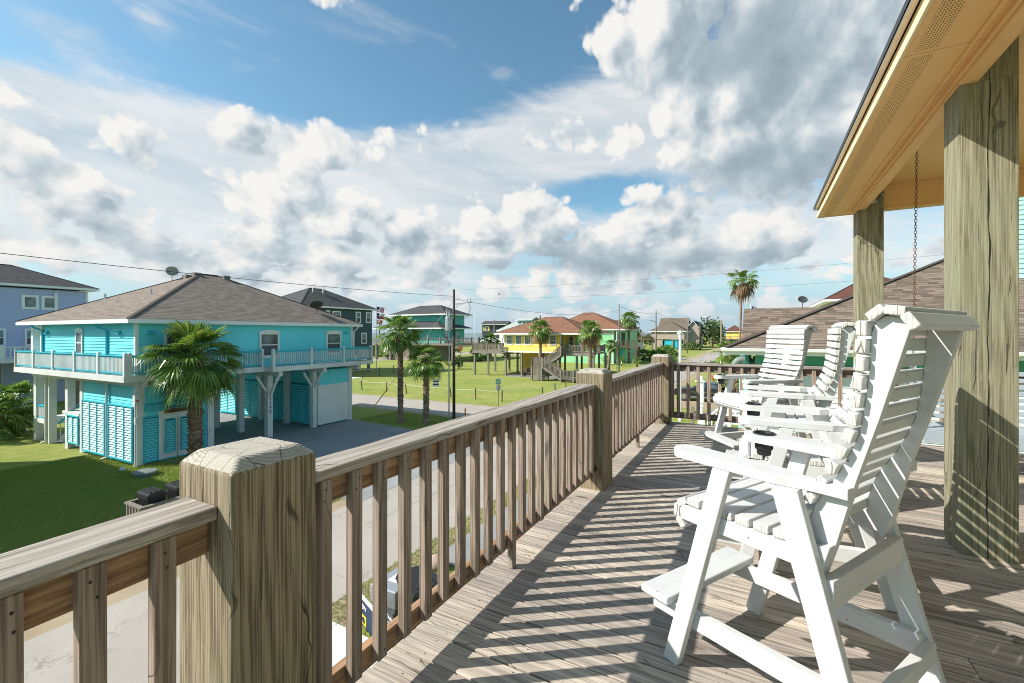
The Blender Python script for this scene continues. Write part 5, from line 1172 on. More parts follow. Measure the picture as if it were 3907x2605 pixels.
for x, y in ((4.95, -2.9), (6.1, -2.9), (4.95, -1.4), (6.15, -1.4), (8.3, -3.0), (9.6, -3.0), (9.6, -2.2), (8.3, -2.2)): mb.box(x - 0.08, x + 0.08, y - 0.08, y + 0.08, 0, 1.5 if x < 7 else 0.34)
mb.build('stair_frame', 'greyw', yh)

g0 = atY(2289, 73.7); lg = broot('light_green_house', 'light green two-storey house with red-brown hip roof and a blue door behind the yellow house', 'house', g0)
mb = MB(); wallbox(mb, -9.5, 2.2, 0, 9, 0, 5.45, 0.2); mb.build('wall', 'lgreen', lg); mb = MB(); mb.box(2.2, 3.9, 1.2, 9, 0, 5.45); lap(mb, (2.2, 1.2), (3.9, 1.2), 0, 5.45, (0, -1), 0.2); mb.build('wall', 'lgreen', lg)
hip(lg, -9.0, 3.7, 0, 9, 5.6, 8.6, 'shR', 0.6, ridge=((-4.3, 4.5), (-2.6, 4.5))); mb = MB(); mb.box(2.13, 2.27, -0.04, 0.08, 0, 5.45); mb.build('corner_board', 'white', lg)
Fg = face('y', 1.2, -1); mb = MB(); fbox(mb, Fg, 2.5, 3.4, 0.1, 2.5, 0, 0.05); mb.build('door', 'aquad', lg); window(lg, Fg, 2.5, 3.1, 3.8, 4.9, 0.1); mb = MB(); fbox(mb, Fg, 3.3, 3.8, 3.0, 5.0, 0, 0.06); mb.build('door', 'glassd', lg)
MB().box(3.0, 6.3, -1.2, 1.2, 2.7, 2.85).build('deck', 'brownw', lg); railrun(lg, (3.0, -1.2), (6.3, -1.2), 2.85, 0.95, 3, 0.16, 0.22, 0.06, 'brownw', 'brownw', 'brownw'); piles(lg, [(3.2, -1), (6.1, -1), (6.1, 1)], 0, 2.7, 0.25, 'brownw')
mb = MB(); mb.bar((6.1, -1, 1.0), (4.6, -1, 2.6), 0.12, 0.12); mb.build('brace', 'brownw', lg)

def box_house(name, label, u0, u1, y, z0, ze, zr, wall, roof, depth=9, az_=28.71, kind='hip', wins_=(), pil=True, ov=0.6, along='x', deckd=0, ground=None, trim='white'):
    """a far house whose street-facing wall spans columns u0..u1 at distance y"""
    a = rad(az_); x0, yy0 = atY(u1, y); dx, dy = -math.cos(a), math.sin(a); t_ = (u0 - CX) / FP
    k = (x0 - t_ * yy0) / (t_ * dy - dx)          # walk left along the wall until column u0
    W = k; root = broot(name, label, 'house', (x0 + dx * k, yy0 + dy * k), az_)
    mb = MB(); wallbox(mb, 0, W, 0, depth, z0, ze - 0.1, 0.25); mb.build('wall', wall, root)
    if kind == 'hip': hip(root, 0, W, 0, depth, ze, zr, roof, ov, fh=0.22, fascia=trim)
    else: gable(root, 0, W, 0, depth, ze, zr, roof, ov, along, wall, trim)
    if z0 > 0.5:
        n = max(2, int(W / 3)); piles(root, [(0.2 + (W - 0.4) * i / n, q) for i in range(n + 1) for q in (0.2, depth - 0.3)], 0, z0, 0.3)
        if ground: mb = MB(); mb.box(*ground, 0, z0); mb.build('ground_room', wall, root)
    Fq = face('y', 0, -1)
    for (fa, fb, za, zb) in wins_: window(root, Fq, W * fa, W * fb, za, zb, 0.14, sash=False)
    if deckd:
        MB().box(-0.5, W + 0.5, -deckd, 0, z0 - 0.2, z0).build('deck', 'greyw', root); railrun(root, (-0.5, -deckd), (W + 0.5, -deckd), z0, 1.0, 4, 0.2, 0.35, 0.07, 'greyw', 'greyw', 'greyw')
        piles(root, [(0, -deckd + 0.2), (W, -deckd + 0.2)], 0, z0 - 0.2, 0.3)
    return root, W
b1, W1 = box_house('beige_house', 'beige house with hipped brown roof standing on pilings beyond the far cross street', 2485, 2611, 132, 3.1, 5.55, 8.5, 'beige', 'shT', 9, kind='hip', wins_=((0.38, 0.48, 4.9, 5.2),), ground=(0.2, 3.2, 0.2, 8))
MB().box(-4.5, 0, -0.5, 8, 2.8, 3.1).build('deck', 'brownw', b1); railrun(b1, (-4.5, -0.4), (0, -0.4), 3.1, 1.1, 3, 0.22, 0.35, 0.08, 'brownw', 'brownw', 'brownw'); piles(b1, [(-4.3, -0.3), (-2.2, -0.3), (-4.3, 6)], 0, 5.5, 0.26)
mb = MB(); mb.box(3.6, 7.5, 0.4, 8, 0, 2.9); mb.build('store_wall', 'aquad', b1)
b2, W2 = box_house('brown_roofed_house', 'tall brown-roofed house with a blue-grey gable right behind the beige house', 2516, 2617, 150, 3.0, 6.3, 10.2, 'blues', 'shT', 10, kind='gable', along='x')
box_house('grey_gabled_house', 'beige house with a dark grey gable roof right of the beige house on pilings', 2622, 2668, 150, 0, 6.1, 9.2, 'beige', 'shG', 12, kind='gable', along='y')
box_house('charcoal_house', 'small charcoal house with yellow shutters and grey roof near the sea', 1840, 1925, 140, 1.0, 7.7, 8.9, 'charcoal', 'shG', 9, kind='gable', wins_=((0.14, 0.28, 5.6, 7.2),), along='x', az_=14)
r_ = bpy.context.scene.objects['charcoal_house']; Fq = face('y', 0, -1)
for a in (0.5, 2.1): mb = MB(); fbox(mb, Fq, a - 0.12, a + 0.3, 5.6, 7.2, 0.02, 0.07); mb.build('shutter', 'yellowp', r_)
b3, W3 = box_house('metal_roofed_house', 'pale house with standing-seam metal hip roof and white balcony behind the yellow house', 1905, 2050, 105, 2.8, 5.6, 8.9, 'creamw', 'metal', 9, wins_=((0.1, 0.2, 3.3, 4.6),))
mb = MB(); wallbox(mb, 5.2, 8.8, -0.2, 3, 6.3, 8.1, 0.2); mb.build('dormer', 'teal', b3); gable(b3, 5.2, 8.8, -0.2, 3.5, 8.15, 8.9, 'metal', 0.5, 'x'); 
for a in (5.5, 6.5, 7.5): window(b3, face('y', -0.2, -1), a, a + 0.8, 6.9, 7.7, 0.1, sash=False)
MB().box(-4.8, 4.0, -2.5, 0, 2.6, 2.8).build('deck', 'white', b3); railrun(b3, (-4.8, -2.5), (4.0, -2.5), 2.8, 1.0, 6, 0.22, 0.4, 0.1, 'white', 'white', 'white'); piles(b3, [(-4.6, -2.3), (-1.7, -2.3), (1.2, -2.3), (3.9, -2.3)], 0, 2.6, 0.3, 'white')
box_house('pale_blue_house', 'pale blue house with grey roof on pilings far along the street', 2722, 2768, 230, 3.5, 6.1, 8.2, 'blues', 'shG', 10, kind='hip', deckd=2)
box_house('distant_yellow_house', 'yellow house with maroon hip roof just left of the neighbour roof', 2770, 2832, 165, 2.8, 5.6, 7.9, 'yellow', 'shM', 10, deckd=2)
box_house('distant_grey_house', 'small grey house on pilings at the left of the far street', 2695, 2720, 250, 3.2, 6.0, 8.4, 'beige', 'shG', 9)
box_house('cream_gabled_house', 'cream gabled house with tan roof behind the light green house', 2368, 2402, 96, 2.8, 5.7, 7.5, 'creamw', 'shT', 6, kind='gable', along='y', wins_=((0.6, 0.7, 4.0, 5.6),), ground=(0.5, 3, 0.5, 8))
box_house('distant_tan_house', 'tan-roofed house seen above the red-brown roof of the light green house', 2304, 2352, 120, 3, 7.4, 8.6, 'creamw', 'shT', 9, kind='gable', along='x')
box_house('distant_beige_house', 'brown-roofed house partly hidden between the yellow house roofs', 2168, 2206, 130, 3, 8.4, 9.3, 'beige', 'shG', 9, kind='gable', along='x')
mr, Wm = box_house('maroon_roofed_house', 'tall house with maroon hip roof and cream eaves behind the brown neighbour roof', 3180, 3560, 42, 4.5, 8.4, 11.2, 'creamw', 'shM', 12, wins_=((0.02, 0.12, 6.6, 7.9),), ov=0.9, trim='white')

# neighbour with the brown shingle roof
nb = broot('neighbour_house', 'next-door house with big brown shingle hip roof, white gutter and sea-green wall', 'house', SL(15.9, -0.92)); E_ = 4.53; PS = 0.455
def sh(mb, pts, scl=1.45):
    o = len(mb.f); mb.roofface(pts); mb.uv[o] = [(a / scl, b / scl) for a, b in mb.uv[o]]
mb = MB(); D8 = 8.2
sh(mb, [(0, 0, E_), (22, 0, E_), (13.8, D8, E_ + D8 * PS), (D8, D8, E_ + D8 * PS)]); sh(mb, [(0, 0, E_), (D8, D8, E_ + D8 * PS), (D8, 10, E_ + D8 * PS), (0, 18, E_)]); sh(mb, [(22, 0, E_), (22, 18, E_), (13.8, 10, E_ + D8 * PS), (13.8, D8, E_ + D8 * PS)])
ro = mb.build('roof', 'shN', nb); mb = MB()
sh(mb, [(0.42, 1.6, E_ - 0.1), (9, 1.6, E_ - 0.1), (9, 5.3, 6.02), (0.42, 5.3, 6.02)]); sh(mb, [(0.42, 5.3, 6.02), (9, 5.3, 6.02), (9, 9, E_), (0.42, 9, E_)]); mb.build('wing_roof', 'shN', nb)
mb = MB(); mb.prism([(1.7, 3.5), (1.7, E_ - 0.12), (5.3, 5.93), (8.9, E_ - 0.1), (8.9, 3.5)], lambda u, v, d: (d, u, v), 0.55, 0.65); mb.build('gable_wall', 'seag', nb)
mb = MB(); mb.bar((0.02, 0.02, E_ + 0.02), (D8, D8, E_ + D8 * PS + 0.02), 0.22, 0.025); mb.build('roof_ridge', 'shN', ro)
mb = MB(); mb.prism([(0, 0), (0.02, -0.09), (0.09, -0.12), (0.13, -0.12), (0.13, 0.0)], lambda u, v, d: (d, -0.13 + u, E_ - 0.01 + v), -0.1, 22); mb.prism([(0, 0), (0.02, -0.09), (0.09, -0.12), (0.13, -0.12), (0.13, 0.0)], lambda u, v, d: (-0.13 + u, d, E_ - 0.012 + v), 0.002, 18)
mb.box(-0.06, 22, 0.0, 0.03, E_ - 0.22, E_ - 0.02); mb.box(0.0, 22, 0.03, 0.9, E_ - 0.2, E_ - 0.17); mb.build('gutter', 'white', ro, 0.01)
mb = MB(); wallbox(mb, 0.85, 21.5, 0.75, 17, 3.98, E_ - 0.2, 0.6, lip=0.002); mb.build('wall', 'seag', nb); mb = MB(); wallbox(mb, 0.85, 21.5, 0.75, 17, 1.6, 3.72, 0.16); mb.build('wall', 'whites', nb)
mb = MB(); mb.box(0.8, 21.6, 0.70, 0.745, 3.72, 3.98); mb.build('wall_trim', 'beige', nb); piles(nb, [(x, 1.2) for x in (1.1, 4, 7, 10, 13)] + [(1.1, 6), (1.1, 12)], 0, 1.6, 0.25)
mb = MB(); pts = [(1.75, -0.05, E_ - 0.13), (1.72, -0.03, E_ - 0.32), (1.66, 0.12, E_ - 0.55), (1.62, 0.6, E_ - 0.66), (1.62, 0.66, 1.8)]; mb.tube(pts, [0.13, 0.13, 0.11, 0.09, 0.07], 14); mb.build('downspout', 'white', nb)
dish(nb, 2.35, 3.35, 6.2, rad(165), 0.16, 'dishd', tilt=0.5)
mb = MB(); wallbox(mb, 8.1, 12, 5, 8, 6.0, 9.6, 0.16); mb.build('upper_storey', 'mint', nb)
# its porch stair with white rails
mb = MB(); mb.box(0.05, 0.8, 1.0, 5.0, 1.9, 2.0); mb.build('porch_floor', 'whites', nb)
kw2 = dict(mpost='white', mrail='white', mbal='white', pw=0.12, sp=0.16, bw=0.05)
railrun(nb, (0.07, 1.05), (0.8, 1.05), 2.0, 0.7, 2, **kw2)
mb = MB()
for y in (1.05, 2.3): mb.bar((0.05, y, 2.7), (-0.71, y, 1.95), 0.08, 0.05); mb.bar((0.05, y, 2.05), (-0.71, y, 1.3), 0.05, 0.12)
for i in range(5): x = -0.05 - i * 0.14; z = 1.98 - i * 0.138; mb.box(x - 0.02, x + 0.02, 1.03, 1.07, z, z + 0.66)
for i in range(4): x = 0.05 - i * 0.19; z = 1.85 - i * 0.18; mb.box(x - 0.2, x, 1.09, 2.27, z - 0.04, z)
mb.box(-0.81, -0.69, 0.98, 1.12, 0, 2.05); mb.build('porch_stair', 'white', nb)
# ================================================================== house left of the picture that shades the lawn
oh = broot('beach_house', 'raised house just outside the left edge of the picture, shading the lawn', 'house', SL(-7.0, -20.0))
mb = MB(); wallbox(mb, -9.6, 0, 0, 9.8, 0, 5.4, 0.3); mb.build('wall', 'beige', oh); hip(oh, -9.6, 0, 0, 9.8, 5.52, 8.0, 'shG', 0.42)

# ================================================================== poles and wires
def pole(label, loc, h, r0, mt='poleg', group='wooden utility poles', name='utility_pole', cat='utility pole'):
    t = thing(name, label, cat, (loc[0] * K, loc[1] * K, 0), 0, group, K)
    MB().tube([(0, 0, -0.1), (0, 0, h * 0.5), (0, 0, h)], [r0, r0 * 0.88, r0 * 0.72], 12).build('pole', mt, t, smooth=True); return t
p1 = G(1732, 1603); P1 = pole('dark utility pole with a transformer and grey riser pipe beside the street', p1, 7.5, 0.088, 'pole')
mb = MB(); mb.lathe([(0.001, 5.12), (0.16, 5.12), (0.165, 5.15), (0.165, 5.85), (0.15, 5.93), (0.001, 5.95)], (-0.33, 0, 0), 16); mb.box(-0.2, -0.1, -0.05, 0.05, 5.3, 5.8)
for x in (-0.4, -0.27): mb.lathe([(0.03, 5.93), (0.045, 6.0), (0.03, 6.05), (0.045, 6.1), (0.03, 6.2), (0.012, 6.32)], (x, 0, 0), 8)
mb.build('transformer', 'steel', P1, smooth=False)
mb = MB(); mb.bar((0.1, 0, 6.65), (1.05, -0.25, 6.75), 0.05, 0.06); mb.bar((0.12, 0, 6.5), (0.6, -0.15, 6.7), 0.03, 0.03); mb.lathe([(0.05, 6.72), (0.07, 6.78), (0.04, 6.84), (0.06, 6.9)], (0.95, -0.24, 0), 8); mb.bar((0.75, -0.2, 6.95), (1.0, -0.25, 6.35), 0.05, 0.04)
mb.build('insulator_arm', 'steel', P1)
mb = MB(); mb.tube([(-0.28, -0.05, 0), (-0.26, -0.05, 4.3)], 0.04, 8); mb.build('riser_pipe', 'steel', P1)
mb = MB(); mb.tube([(-0.26, -0.05, 4.3), (-0.35, -0.05, 4.6), (-0.7, -0.05, 5.0), (-0.45, 0, 5.2)], 0.018, 5); mb.tube([(0.95, -0.24, 6.4), (0.8, -0.2, 5.9), (0.2, 0, 5.7)], 0.012, 5); mb.build('cable', 'black', P1)
mb = MB(); gx, gy = G(1398, 1590); q0 = Vector((gx - p1[0], gy - p1[1], 0)); q1 = Vector((0, 0, 6.9)); mb.tube([q0, q1], 0.012, 5); mb.build('guy_wire', 'steel', P1)
mb = MB(); mb.tube([q0, q0 + (q1 - q0) * 0.25], 0.03, 6); mb.build('guy_guard', 'yellowp', P1)
p2 = G(2362, 1416); P2 = pole('tall thin grey pole between the yellow house and the slender tall palm', p2, 8.75, 0.09); mb = MB(); mb.tube([(-0.3, 0, 0), (-0.28, 0, 5.2)], 0.06, 8); mb.build('riser_pipe', 'white', P2)
mb = MB(); mb.box(0.05, 0.55, -0.05, 0.05, 5.2, 5.28); mb.build('insulator_arm', 'steel', P2)
p3 = G(2503, 1347); P3 = pole('grey utility pole in front of the beige house', p3, 10.6, 0.19); mb = MB(); mb.bar((-1.6, 0, 8.2), (0, 0, 7.7), 0.2, 0.2); mb.build('insulator_arm', 'steel', P3)
pole('bare grey pole at the right end of the beige house', G(2623, 1347), 9.0, 0.16); pole('dark pole beside the far street past the grey gabled house', G(2672, 1334), 8.2, 0.3, 'pole'); 
pole('thin leaning-looking pole by the large round bush', G(2718, 1320), 9.5, 0.35); pole('dark thin pole in front of the pale blue house', G(2739, 1315), 8.2, 0.35, 'pole')
p5 = G(2752, 1392); pole('greenish thick timber pole left of the neighbour roof corner', p5, 7.0, 0.17, 'post', name='timber_pole')
pole('white flagpole-like mast left of the yellow house deck', atY(1813, 60), 8.1, 0.06, 'white', 'thin masts near the sea', 'mast', 'mast'); pole('short dark pole behind the yellow house ridge', atY(2061, 110), 9.3, 0.2, 'pole', None)
pole('grey pole beside the charcoal house', atY(1886, 110), 8.3, 0.2, 'poleg', None)
lp = thing('lamp_post', 'white lamp post topped by a white globe beyond the deck corner', 'lamp post', (*[q * K for q in G(2595, 1606)], 0), 0, None, K)
mb = MB(); mb.lathe([(0.11, 0), (0.11, 0.2), (0.075, 0.25), (0.075, 4.75), (0.1, 4.78), (0.1, 4.86), (0.06, 4.9)], (0, 0, 0), 12); mb.build('post', 'white', lp)
MB().ball((0, 0, 5.0), 0.15, 14).build('globe', 'whites', lp, smooth=True); mb = MB(); mb.bar((0.02, 0, 4.7), (-0.25, 0, 4.62), 0.03, 0.03); mb.build('bracket', 'white', lp)
def wire(label, a, b, sag, r=0.014, grp='overhead wires'):
    a = Vector(a) * K; b = Vector(b) * K; mb = MB(); pts = []
    for i in range(25):
        f = i / 24; q = a + (b - a) * f; q.z -= 4 * sag * K * f * (1 - f); pts.append(q - a)
    mb.tube(pts, r, 5); o = mb.build('overhead_wire', 'black'); tag(o, label, 'wire', grp, loc=a); return o
def P3d(u, v, y): return ((u - CX) / FP * y, y, 5 + (HV - v) * y / FP)
t1 = (p1[0], p1[1], 7.1)
wire('thick wire falling from the upper left over the aqua house to the dark utility pole', P3d(-180, 945, 10.5), t1, 0.12, 0.012)
wire('lower wire from the dark utility pole to the tall thin grey pole', (p1[0] + 0.1, p1[1], 6.95), (p2[0], p2[1], 8.0), 0.75, 0.014)
wire('upper wire rising right from the top of the dark utility pole', (p1[0] + 0.05, p1[1], 7.45), P3d(3700, 962, 15.4), 0.15, 0.0045)
wire('second wire rising right below the upper one', (p1[0] + 0.9, p1[1] - 0.2, 6.9), P3d(3700, 1040, 15.4), 0.15, 0.0045)
wire('wire between the tall thin pole and the grey pole by the beige house', (p2[0], p2[1], 8.5), (p3[0], p3[1], 10.0), 0.5, 0.03)
wire('wire from the grey pole past the beige house', (p3[0], p3[1], 10.1), (G(2672, 1334)[0], G(2672, 1334)[1], 8.0), 0.8, 0.035)
wire('wire dipping to the greenish timber pole', (G(2672, 1334)[0], G(2672, 1334)[1], 4.9), (p5[0], p5[1], 6.6), 0.6, 0.03)

# ================================================================== signs, fences, small things
ss = thing('street_sign', 'green street name sign above the grey back of a stop sign on a post', 'street sign', (*[q * K for q in G(1901, 1562)], 0), -rad(5), None, K)
Fs = face('y', -0.02, -1)
MB().tube([(0, 0, 0), (0, 0, 1.65)], 0.028, 8).build('post', 'poleg', ss)
mb = MB(); mb.box(-0.17, 0.17, -0.012, 0.0, 1.86, 2.02); o = mb.build('sign_plate', 'green', ss); text('Holiday', 0.12, face('y', -0.012, -1), 0, 1.94, 'flagwhite', o)
mb = MB(); mb.box(-0.17, 0.17, -0.012, 0.0, 1.68, 1.84); o = mb.build('sign_plate', 'green', ss); text('Sunrise Dr', 0.1, face('y', -0.012, -1), 0, 1.76, 'flagwhite', o)
mb = MB(); mb.prism([(0.17 * math.cos(rad(22.5 + 45 * i)), 1.42 + 0.24 * math.sin(rad(22.5 + 45 * i))) for i in range(8)], lambda u, v, d: (u, d, v), 0.01, 0.02); mb.build('stop_sign_back', 'steel', ss)
st = thing('stop_sign', 'small red stop sign with a green name plate beyond the teal house deck', 'stop sign', (*[q * K for q in atY(1757, 74)], 0), 0, None, K)
MB().tube([(0, 0.02, 0), (0, 0.02, 3.4)], 0.05, 6).build('post', 'poleg', st); o = MB().prism([(0.4 * math.cos(rad(22.5 + 45 * i)), 2.45 + 0.4 * math.sin(rad(22.5 + 45 * i))) for i in range(8)], lambda u, v, d: (u, d, v), -0.02, 0.0).build('sign_plate', 'red', st)
text('STOP', 0.28, face('y', -0.02, -1), 0, 2.45, 'flagwhite', o); MB().box(-0.45, 0.45, -0.02, 0.0, 3.15, 3.35).build('name_plate', 'green', st)
stakes = []
for i, (u, s_, L_) in enumerate([(1300, 28.3, None), (1382, 28.3, None), (1474, 28.3, None), (1551, 28.3, None), (1721, 28.3, None), (1815, 28.3, None), (1915, 28.3, None), (2072, None, -14.6), (2120, None, -14.6), (2160, None, -14.6), (2300, None, -14.6)]):
    if L_ is None: t_ = (u - CX) / FP; y = s_ / (t_ * SN + CS); p = (t_ * y, y)
    else: p = atL(u, L_)
    stakes.append(p)
stk = thing('rope_fence', 'low rope fence on short leaning wooden stakes along the field edge', 'rope fence', (stakes[3][0] * K, stakes[3][1] * K, 0), 0, 'rope fences on the field', K)
def ropefence(root, pts, h=0.8):
    o = pts[0] if False else None; base = (root.location.x / K, root.location.y / K); tops = []
    for i, p in enumerate(pts):
        rr = random.Random(i); x, y = p[0] - base[0], p[1] - base[1]; l = rr.uniform(-0.12, 0.05); tp = (x + l, y, h * rr.uniform(0.95, 1.08)); tops.append(Vector(tp))
        MB().tube([(x, y, -0.05), tp], [0.05, 0.045], 7).build('stake', 'brownw', root)
    mb = MB()
    for a, b in zip(tops[:-1], tops[1:]):
        q = [a + (b - a) * (k / 8) - Vector((0, 0, 0.10 * 4 * (k / 8) * (1 - k / 8) + 0.05)) for k in range(9)]; mb.tube(q, 0.016, 5)
    mb.build('rope', 'rope', root)
ropefence(stk, stakes)
st2 = [G(1330, 1450), G(1384, 1444), G(1447, 1436), G(1503, 1424), G(1560, 1414)]
sk2 = thing('rope_fence', 'shorter rope fence farther back beside the white slab', 'rope fence', (st2[1][0] * K, st2[1][1] * K, 0), 0, 'rope fences on the field', K); ropefence(sk2, st2, 1.0)
sb = thing('yard_sign', 'small blue and white striped sign on a stake in front of the short palm', 'yard sign', (*[q * K for q in G(1663, 1498)], 0), 0.3, None, K)
mb = MB(); mb.box(-0.02, 0.02, 0, 0.03, 0, 0.9); mb.build('stake', 'steel', sb); mb = MB()
for i in range(5): mb.box(-0.24, 0.24, -0.015, -0.003, 0.5 + i * 0.13, 0.5 + i * 0.13 + 0.13, i % 2)
mb.build('sign_plate', ['flagwhite', 'flagblue'], sb)
om = thing('marker_post', 'short orange marker post by the street right of the dark utility pole', 'marker post', (*[q * K for q in G(1775, 1600)], 0), 0, None, K); MB().tube([(0, 0, 0), (0, 0, 0.62), (0, 0, 0.65)], [0.04, 0.04, 0.02], 8).build('post', 'orange', om)
# septic cover, rocks
cv = thing('septic_cover', 'round grey-green septic tank cover on the lawn in front of the aqua house corner', 'tank cover', (*[q * K for q in G(554, 1815)], 0), 0, None, K)
MB().lathe([(0.3, 0), (0.31, 0.1), (0.36, 0.11), (0.37, 0.16), (0.33, 0.18), (0.001, 0.19)], (0, 0, 0), 26).build('lid', 'dolph', cv)
def rock(label, loc, r, seed, mt='rock'):
    rr = random.Random(seed); mb = MB(); mb.ball((0, 0, r * 0.55), r, 12, 0, (1.0, 0.8, 0.8)); mb.v = [(x * rr.uniform(0.9, 1.1), y * rr.uniform(0.9, 1.1), max(-0.02, z * rr.uniform(0.92, 1.08))) for x, y, z in mb.v]
    o = mb.build('rock', mt, None, smooth=True); tag(o, label, 'rock', None, loc=(loc[0] * K, loc[1] * K, 0), scale=K)
rock('pinkish rock at the edge of the concrete path below the deck', G(1668, 2168), 0.22, 4); rock('small pale rock on the lawn left of the septic cover', G(467, 1797), 0.11, 5, 'whites')
mb = MB(); mb.tube([(0, 0, 0), (0, 0, 0.4), (0.05, 0, 0.45)], 0.035, 7); mb.tube([(0.14, 0.03, 0), (0.14, 0.03, 0.5), (0.0, 0.03, 0.5)], 0.035, 7); mb.ball((0.14, 0.03, 0.52), 0.06, 8); tp = mb.build('garden_tap', 'aquad'); tag(tp, 'aqua painted water pipes standing at the foot of the aqua house wall', 'water pipe', loc=(G(428, 1757)[0] * K, G(428, 1757)[1] * K, 0), scale=K)
# bins on a picket rack
bz = (-9.35, 11.35); rk = thing('bin_rack', 'grey picket rack holding black wheelie bins beside the street', 'bin rack', (bz[0] * K, bz[1] * K, 0), -rad(28.71), None, K)
mb = MB(); Lr_ = 2.0
for i in range(15): mb.box(-0.32, -0.28, -0.2 + i * 0.15, -0.13 + i * 0.15, 0.02, 0.7); mb.box(0.46, 0.5, -0.2 + i * 0.15, -0.13 + i * 0.15, 0.02, 0.7)
for i in range(6): mb.box(-0.28 + i * 0.15, -0.21 + i * 0.15, -0.24, -0.2, 0.02, 0.7)
mb.build('pickets', 'greyw', rk); mb = MB(); mb.box(-0.34, -0.24, -0.26, 2.0, 0.7, 0.745); mb.box(0.42, 0.52, -0.26, 2.0, 0.7, 0.745); mb.box(-0.24, 0.42, -0.26, -0.16, 0.7, 0.745); mb.box(-0.24, 0.42, 1.9, 2.0, 0.7, 0.745); mb.build('top_rail', 'greyw', rk)
def bin_(label, x, y, rz, mt='black', g='black wheelie bins'):
    t = thing('wheelie_bin', label, 'bin', (x * K, y * K, 0), rz, g, K); mb = MB()
    a = [(-0.22, -0.26), (0.22, -0.26), (0.22, 0.26), (-0.22, 0.26)]; b = [(-0.28, -0.33), (0.28, -0.33), (0.28, 0.33), (-0.28, 0.33)]
    mb.add([(*p, 0.05) for p in a] + [(*p, 0.86) for p in b], [(0, 3, 2, 1), (0, 1, 5, 4), (1, 2, 6, 5), (2, 3, 7, 6), (3, 0, 4, 7)]); mb.box(-0.3, 0.3, -0.35, 0.35, 0.83, 0.88); mb.build('body', mt, t, 0.02)
    mb = MB(); mb.prism([(-0.31, 0.885), (0.31, 0.885), (0.28, 0.95), (0.1, 0.99), (-0.1, 0.99), (-0.28, 0.95)], lambda u, v, d: (u, d, v), -0.36, 0.38)
    for x_ in (-0.16, 0.0, 0.16): mb.box(x_ - 0.03, x_ + 0.03, -0.3, 0.3, 0.975, 1.005)
    mb.tube([(-0.28, 0.42, 0.86), (0.28, 0.42, 0.86)], 0.025, 8); mb.build('lid', mt, t, 0.015)
    for s_ in (-1, 1): MB().tube([(s_ * 0.25, 0.28, 0.12), (s_ * 0.31, 0.28, 0.12)], 0.12, 14).build('wheel', 'tyre', t)
    return t
def loc2(root_xy, dx, dy): return (root_xy[0] + dx * CS + dy * SN, root_xy[1] - dx * SN + dy * CS)
for i, (dx, dy) in enumerate(((0.08, 0.16), (0.08, 0.80))):
    q = loc2(bz, dx, dy); bn_ = bin_(['black wheelie bin nearer the camera in the picket rack', 'black wheelie bin farther back in the picket rack'][i], q[0], q[1], -rad(28.71) + rad(90)); bn_.scale = (K * 0.72, K * 0.8, K * 1.0)
q = SL(5.75, -4.85); b = bin_('black wheelie bin with its lid just showing between the near balusters', q[0], q[1], rad(35))
q = SL(6.0, -5.75); cb = thing('tipped_bin', 'tipped-over grey bin with black wheels between the balusters beside the verge', 'bin', (q[0] * K, q[1] * K, 0.22 * K), rad(-28), None, K)
mb = MB(); mb.add([(-0.24, -0.2, -0.2), (0.24, -0.2, -0.2), (0.24, 0.24, -0.2), (-0.24, 0.24, -0.2), (-0.3, -0.22, 0.0), (0.3, -0.22, 0), (0.3, 0.3, 0.0), (-0.3, 0.3, 0.0)], [(0, 3, 2, 1), (0, 1, 5, 4), (1, 2, 6, 5), (2, 3, 7, 6), (3, 0, 4, 7)])
mb.prism([(-0.3, -0.22), (0.3, -0.22), (0.34, 0.5), (-0.26, 0.5)], lambda u, v, d: (u, v, d), 0.0, 0.32); mb.build('body', 'steel', cb, 0.02); mb = MB(); mb.box(-0.1, 0.14, 0.02, 0.25, 0.321, 0.328); mb.build('sticker', 'flagwhite', cb)
for s_ in (-0.3, 0.33): MB().tube([(s_, 0.55, 0.15), (s_ + 0.07, 0.55, 0.15)], 0.13, 16).build('wheel', 'tyre', cb)
q = SL(5.42, -5.75); ys = thing('notice_board', 'navy notice board with a yellow emblem and white lettering leaning below the near balusters', 'notice board', (q[0] * K, q[1] * K, 0), rad(-50), None, K * 0.62)
mb = MB(); mb.box(-0.42, 0.42, 0.0, 0.03, 0.02, 0.75); o = mb.build('board', 'navy', ys, 0.005); MB().box(-0.36, -0.02, -0.006, -0.001, 0.08, 0.34).build('emblem', 'yellowp', ys); MB().lathe([(0.001, 0), (0.09, 0), (0.09, 0.006), (0.001, 0.006)], (0, 0, 0), 16).build('emblem_ring', 'navy', ys).matrix_local = Matrix.Translation((-0.19, -0.007, 0.21)) @ Matrix.Rotation(rad(90), 4, 'X')
text('SW', 0.2, face('y', -0.001, -1), -0.15, 0.55, 'flagwhite', ys); MB().box(-0.44, 0.44, -0.02, 0.05, 0.75, 0.80).build('board_edge', 'whites', ys)
q = SL(5.45, -5.3); y2 = thing('notice_board', 'grey notice board with bold white block letters beside the navy board', 'notice board', (q[0] * K, q[1] * K, 0), rad(-50), None, K * 0.62)
MB().box(-0.3, 0.3, 0.0, 0.03, 0.02, 0.8).build('board', 'dishd', y2, 0.005); text('UNTAIN', 0.15, face('y', -0.001, -1), 0, 0.6, 'flagwhite', y2); text('TOGGS', 0.15, face('y', -0.001, -1), 0, 0.42, 'flagwhite', y2)
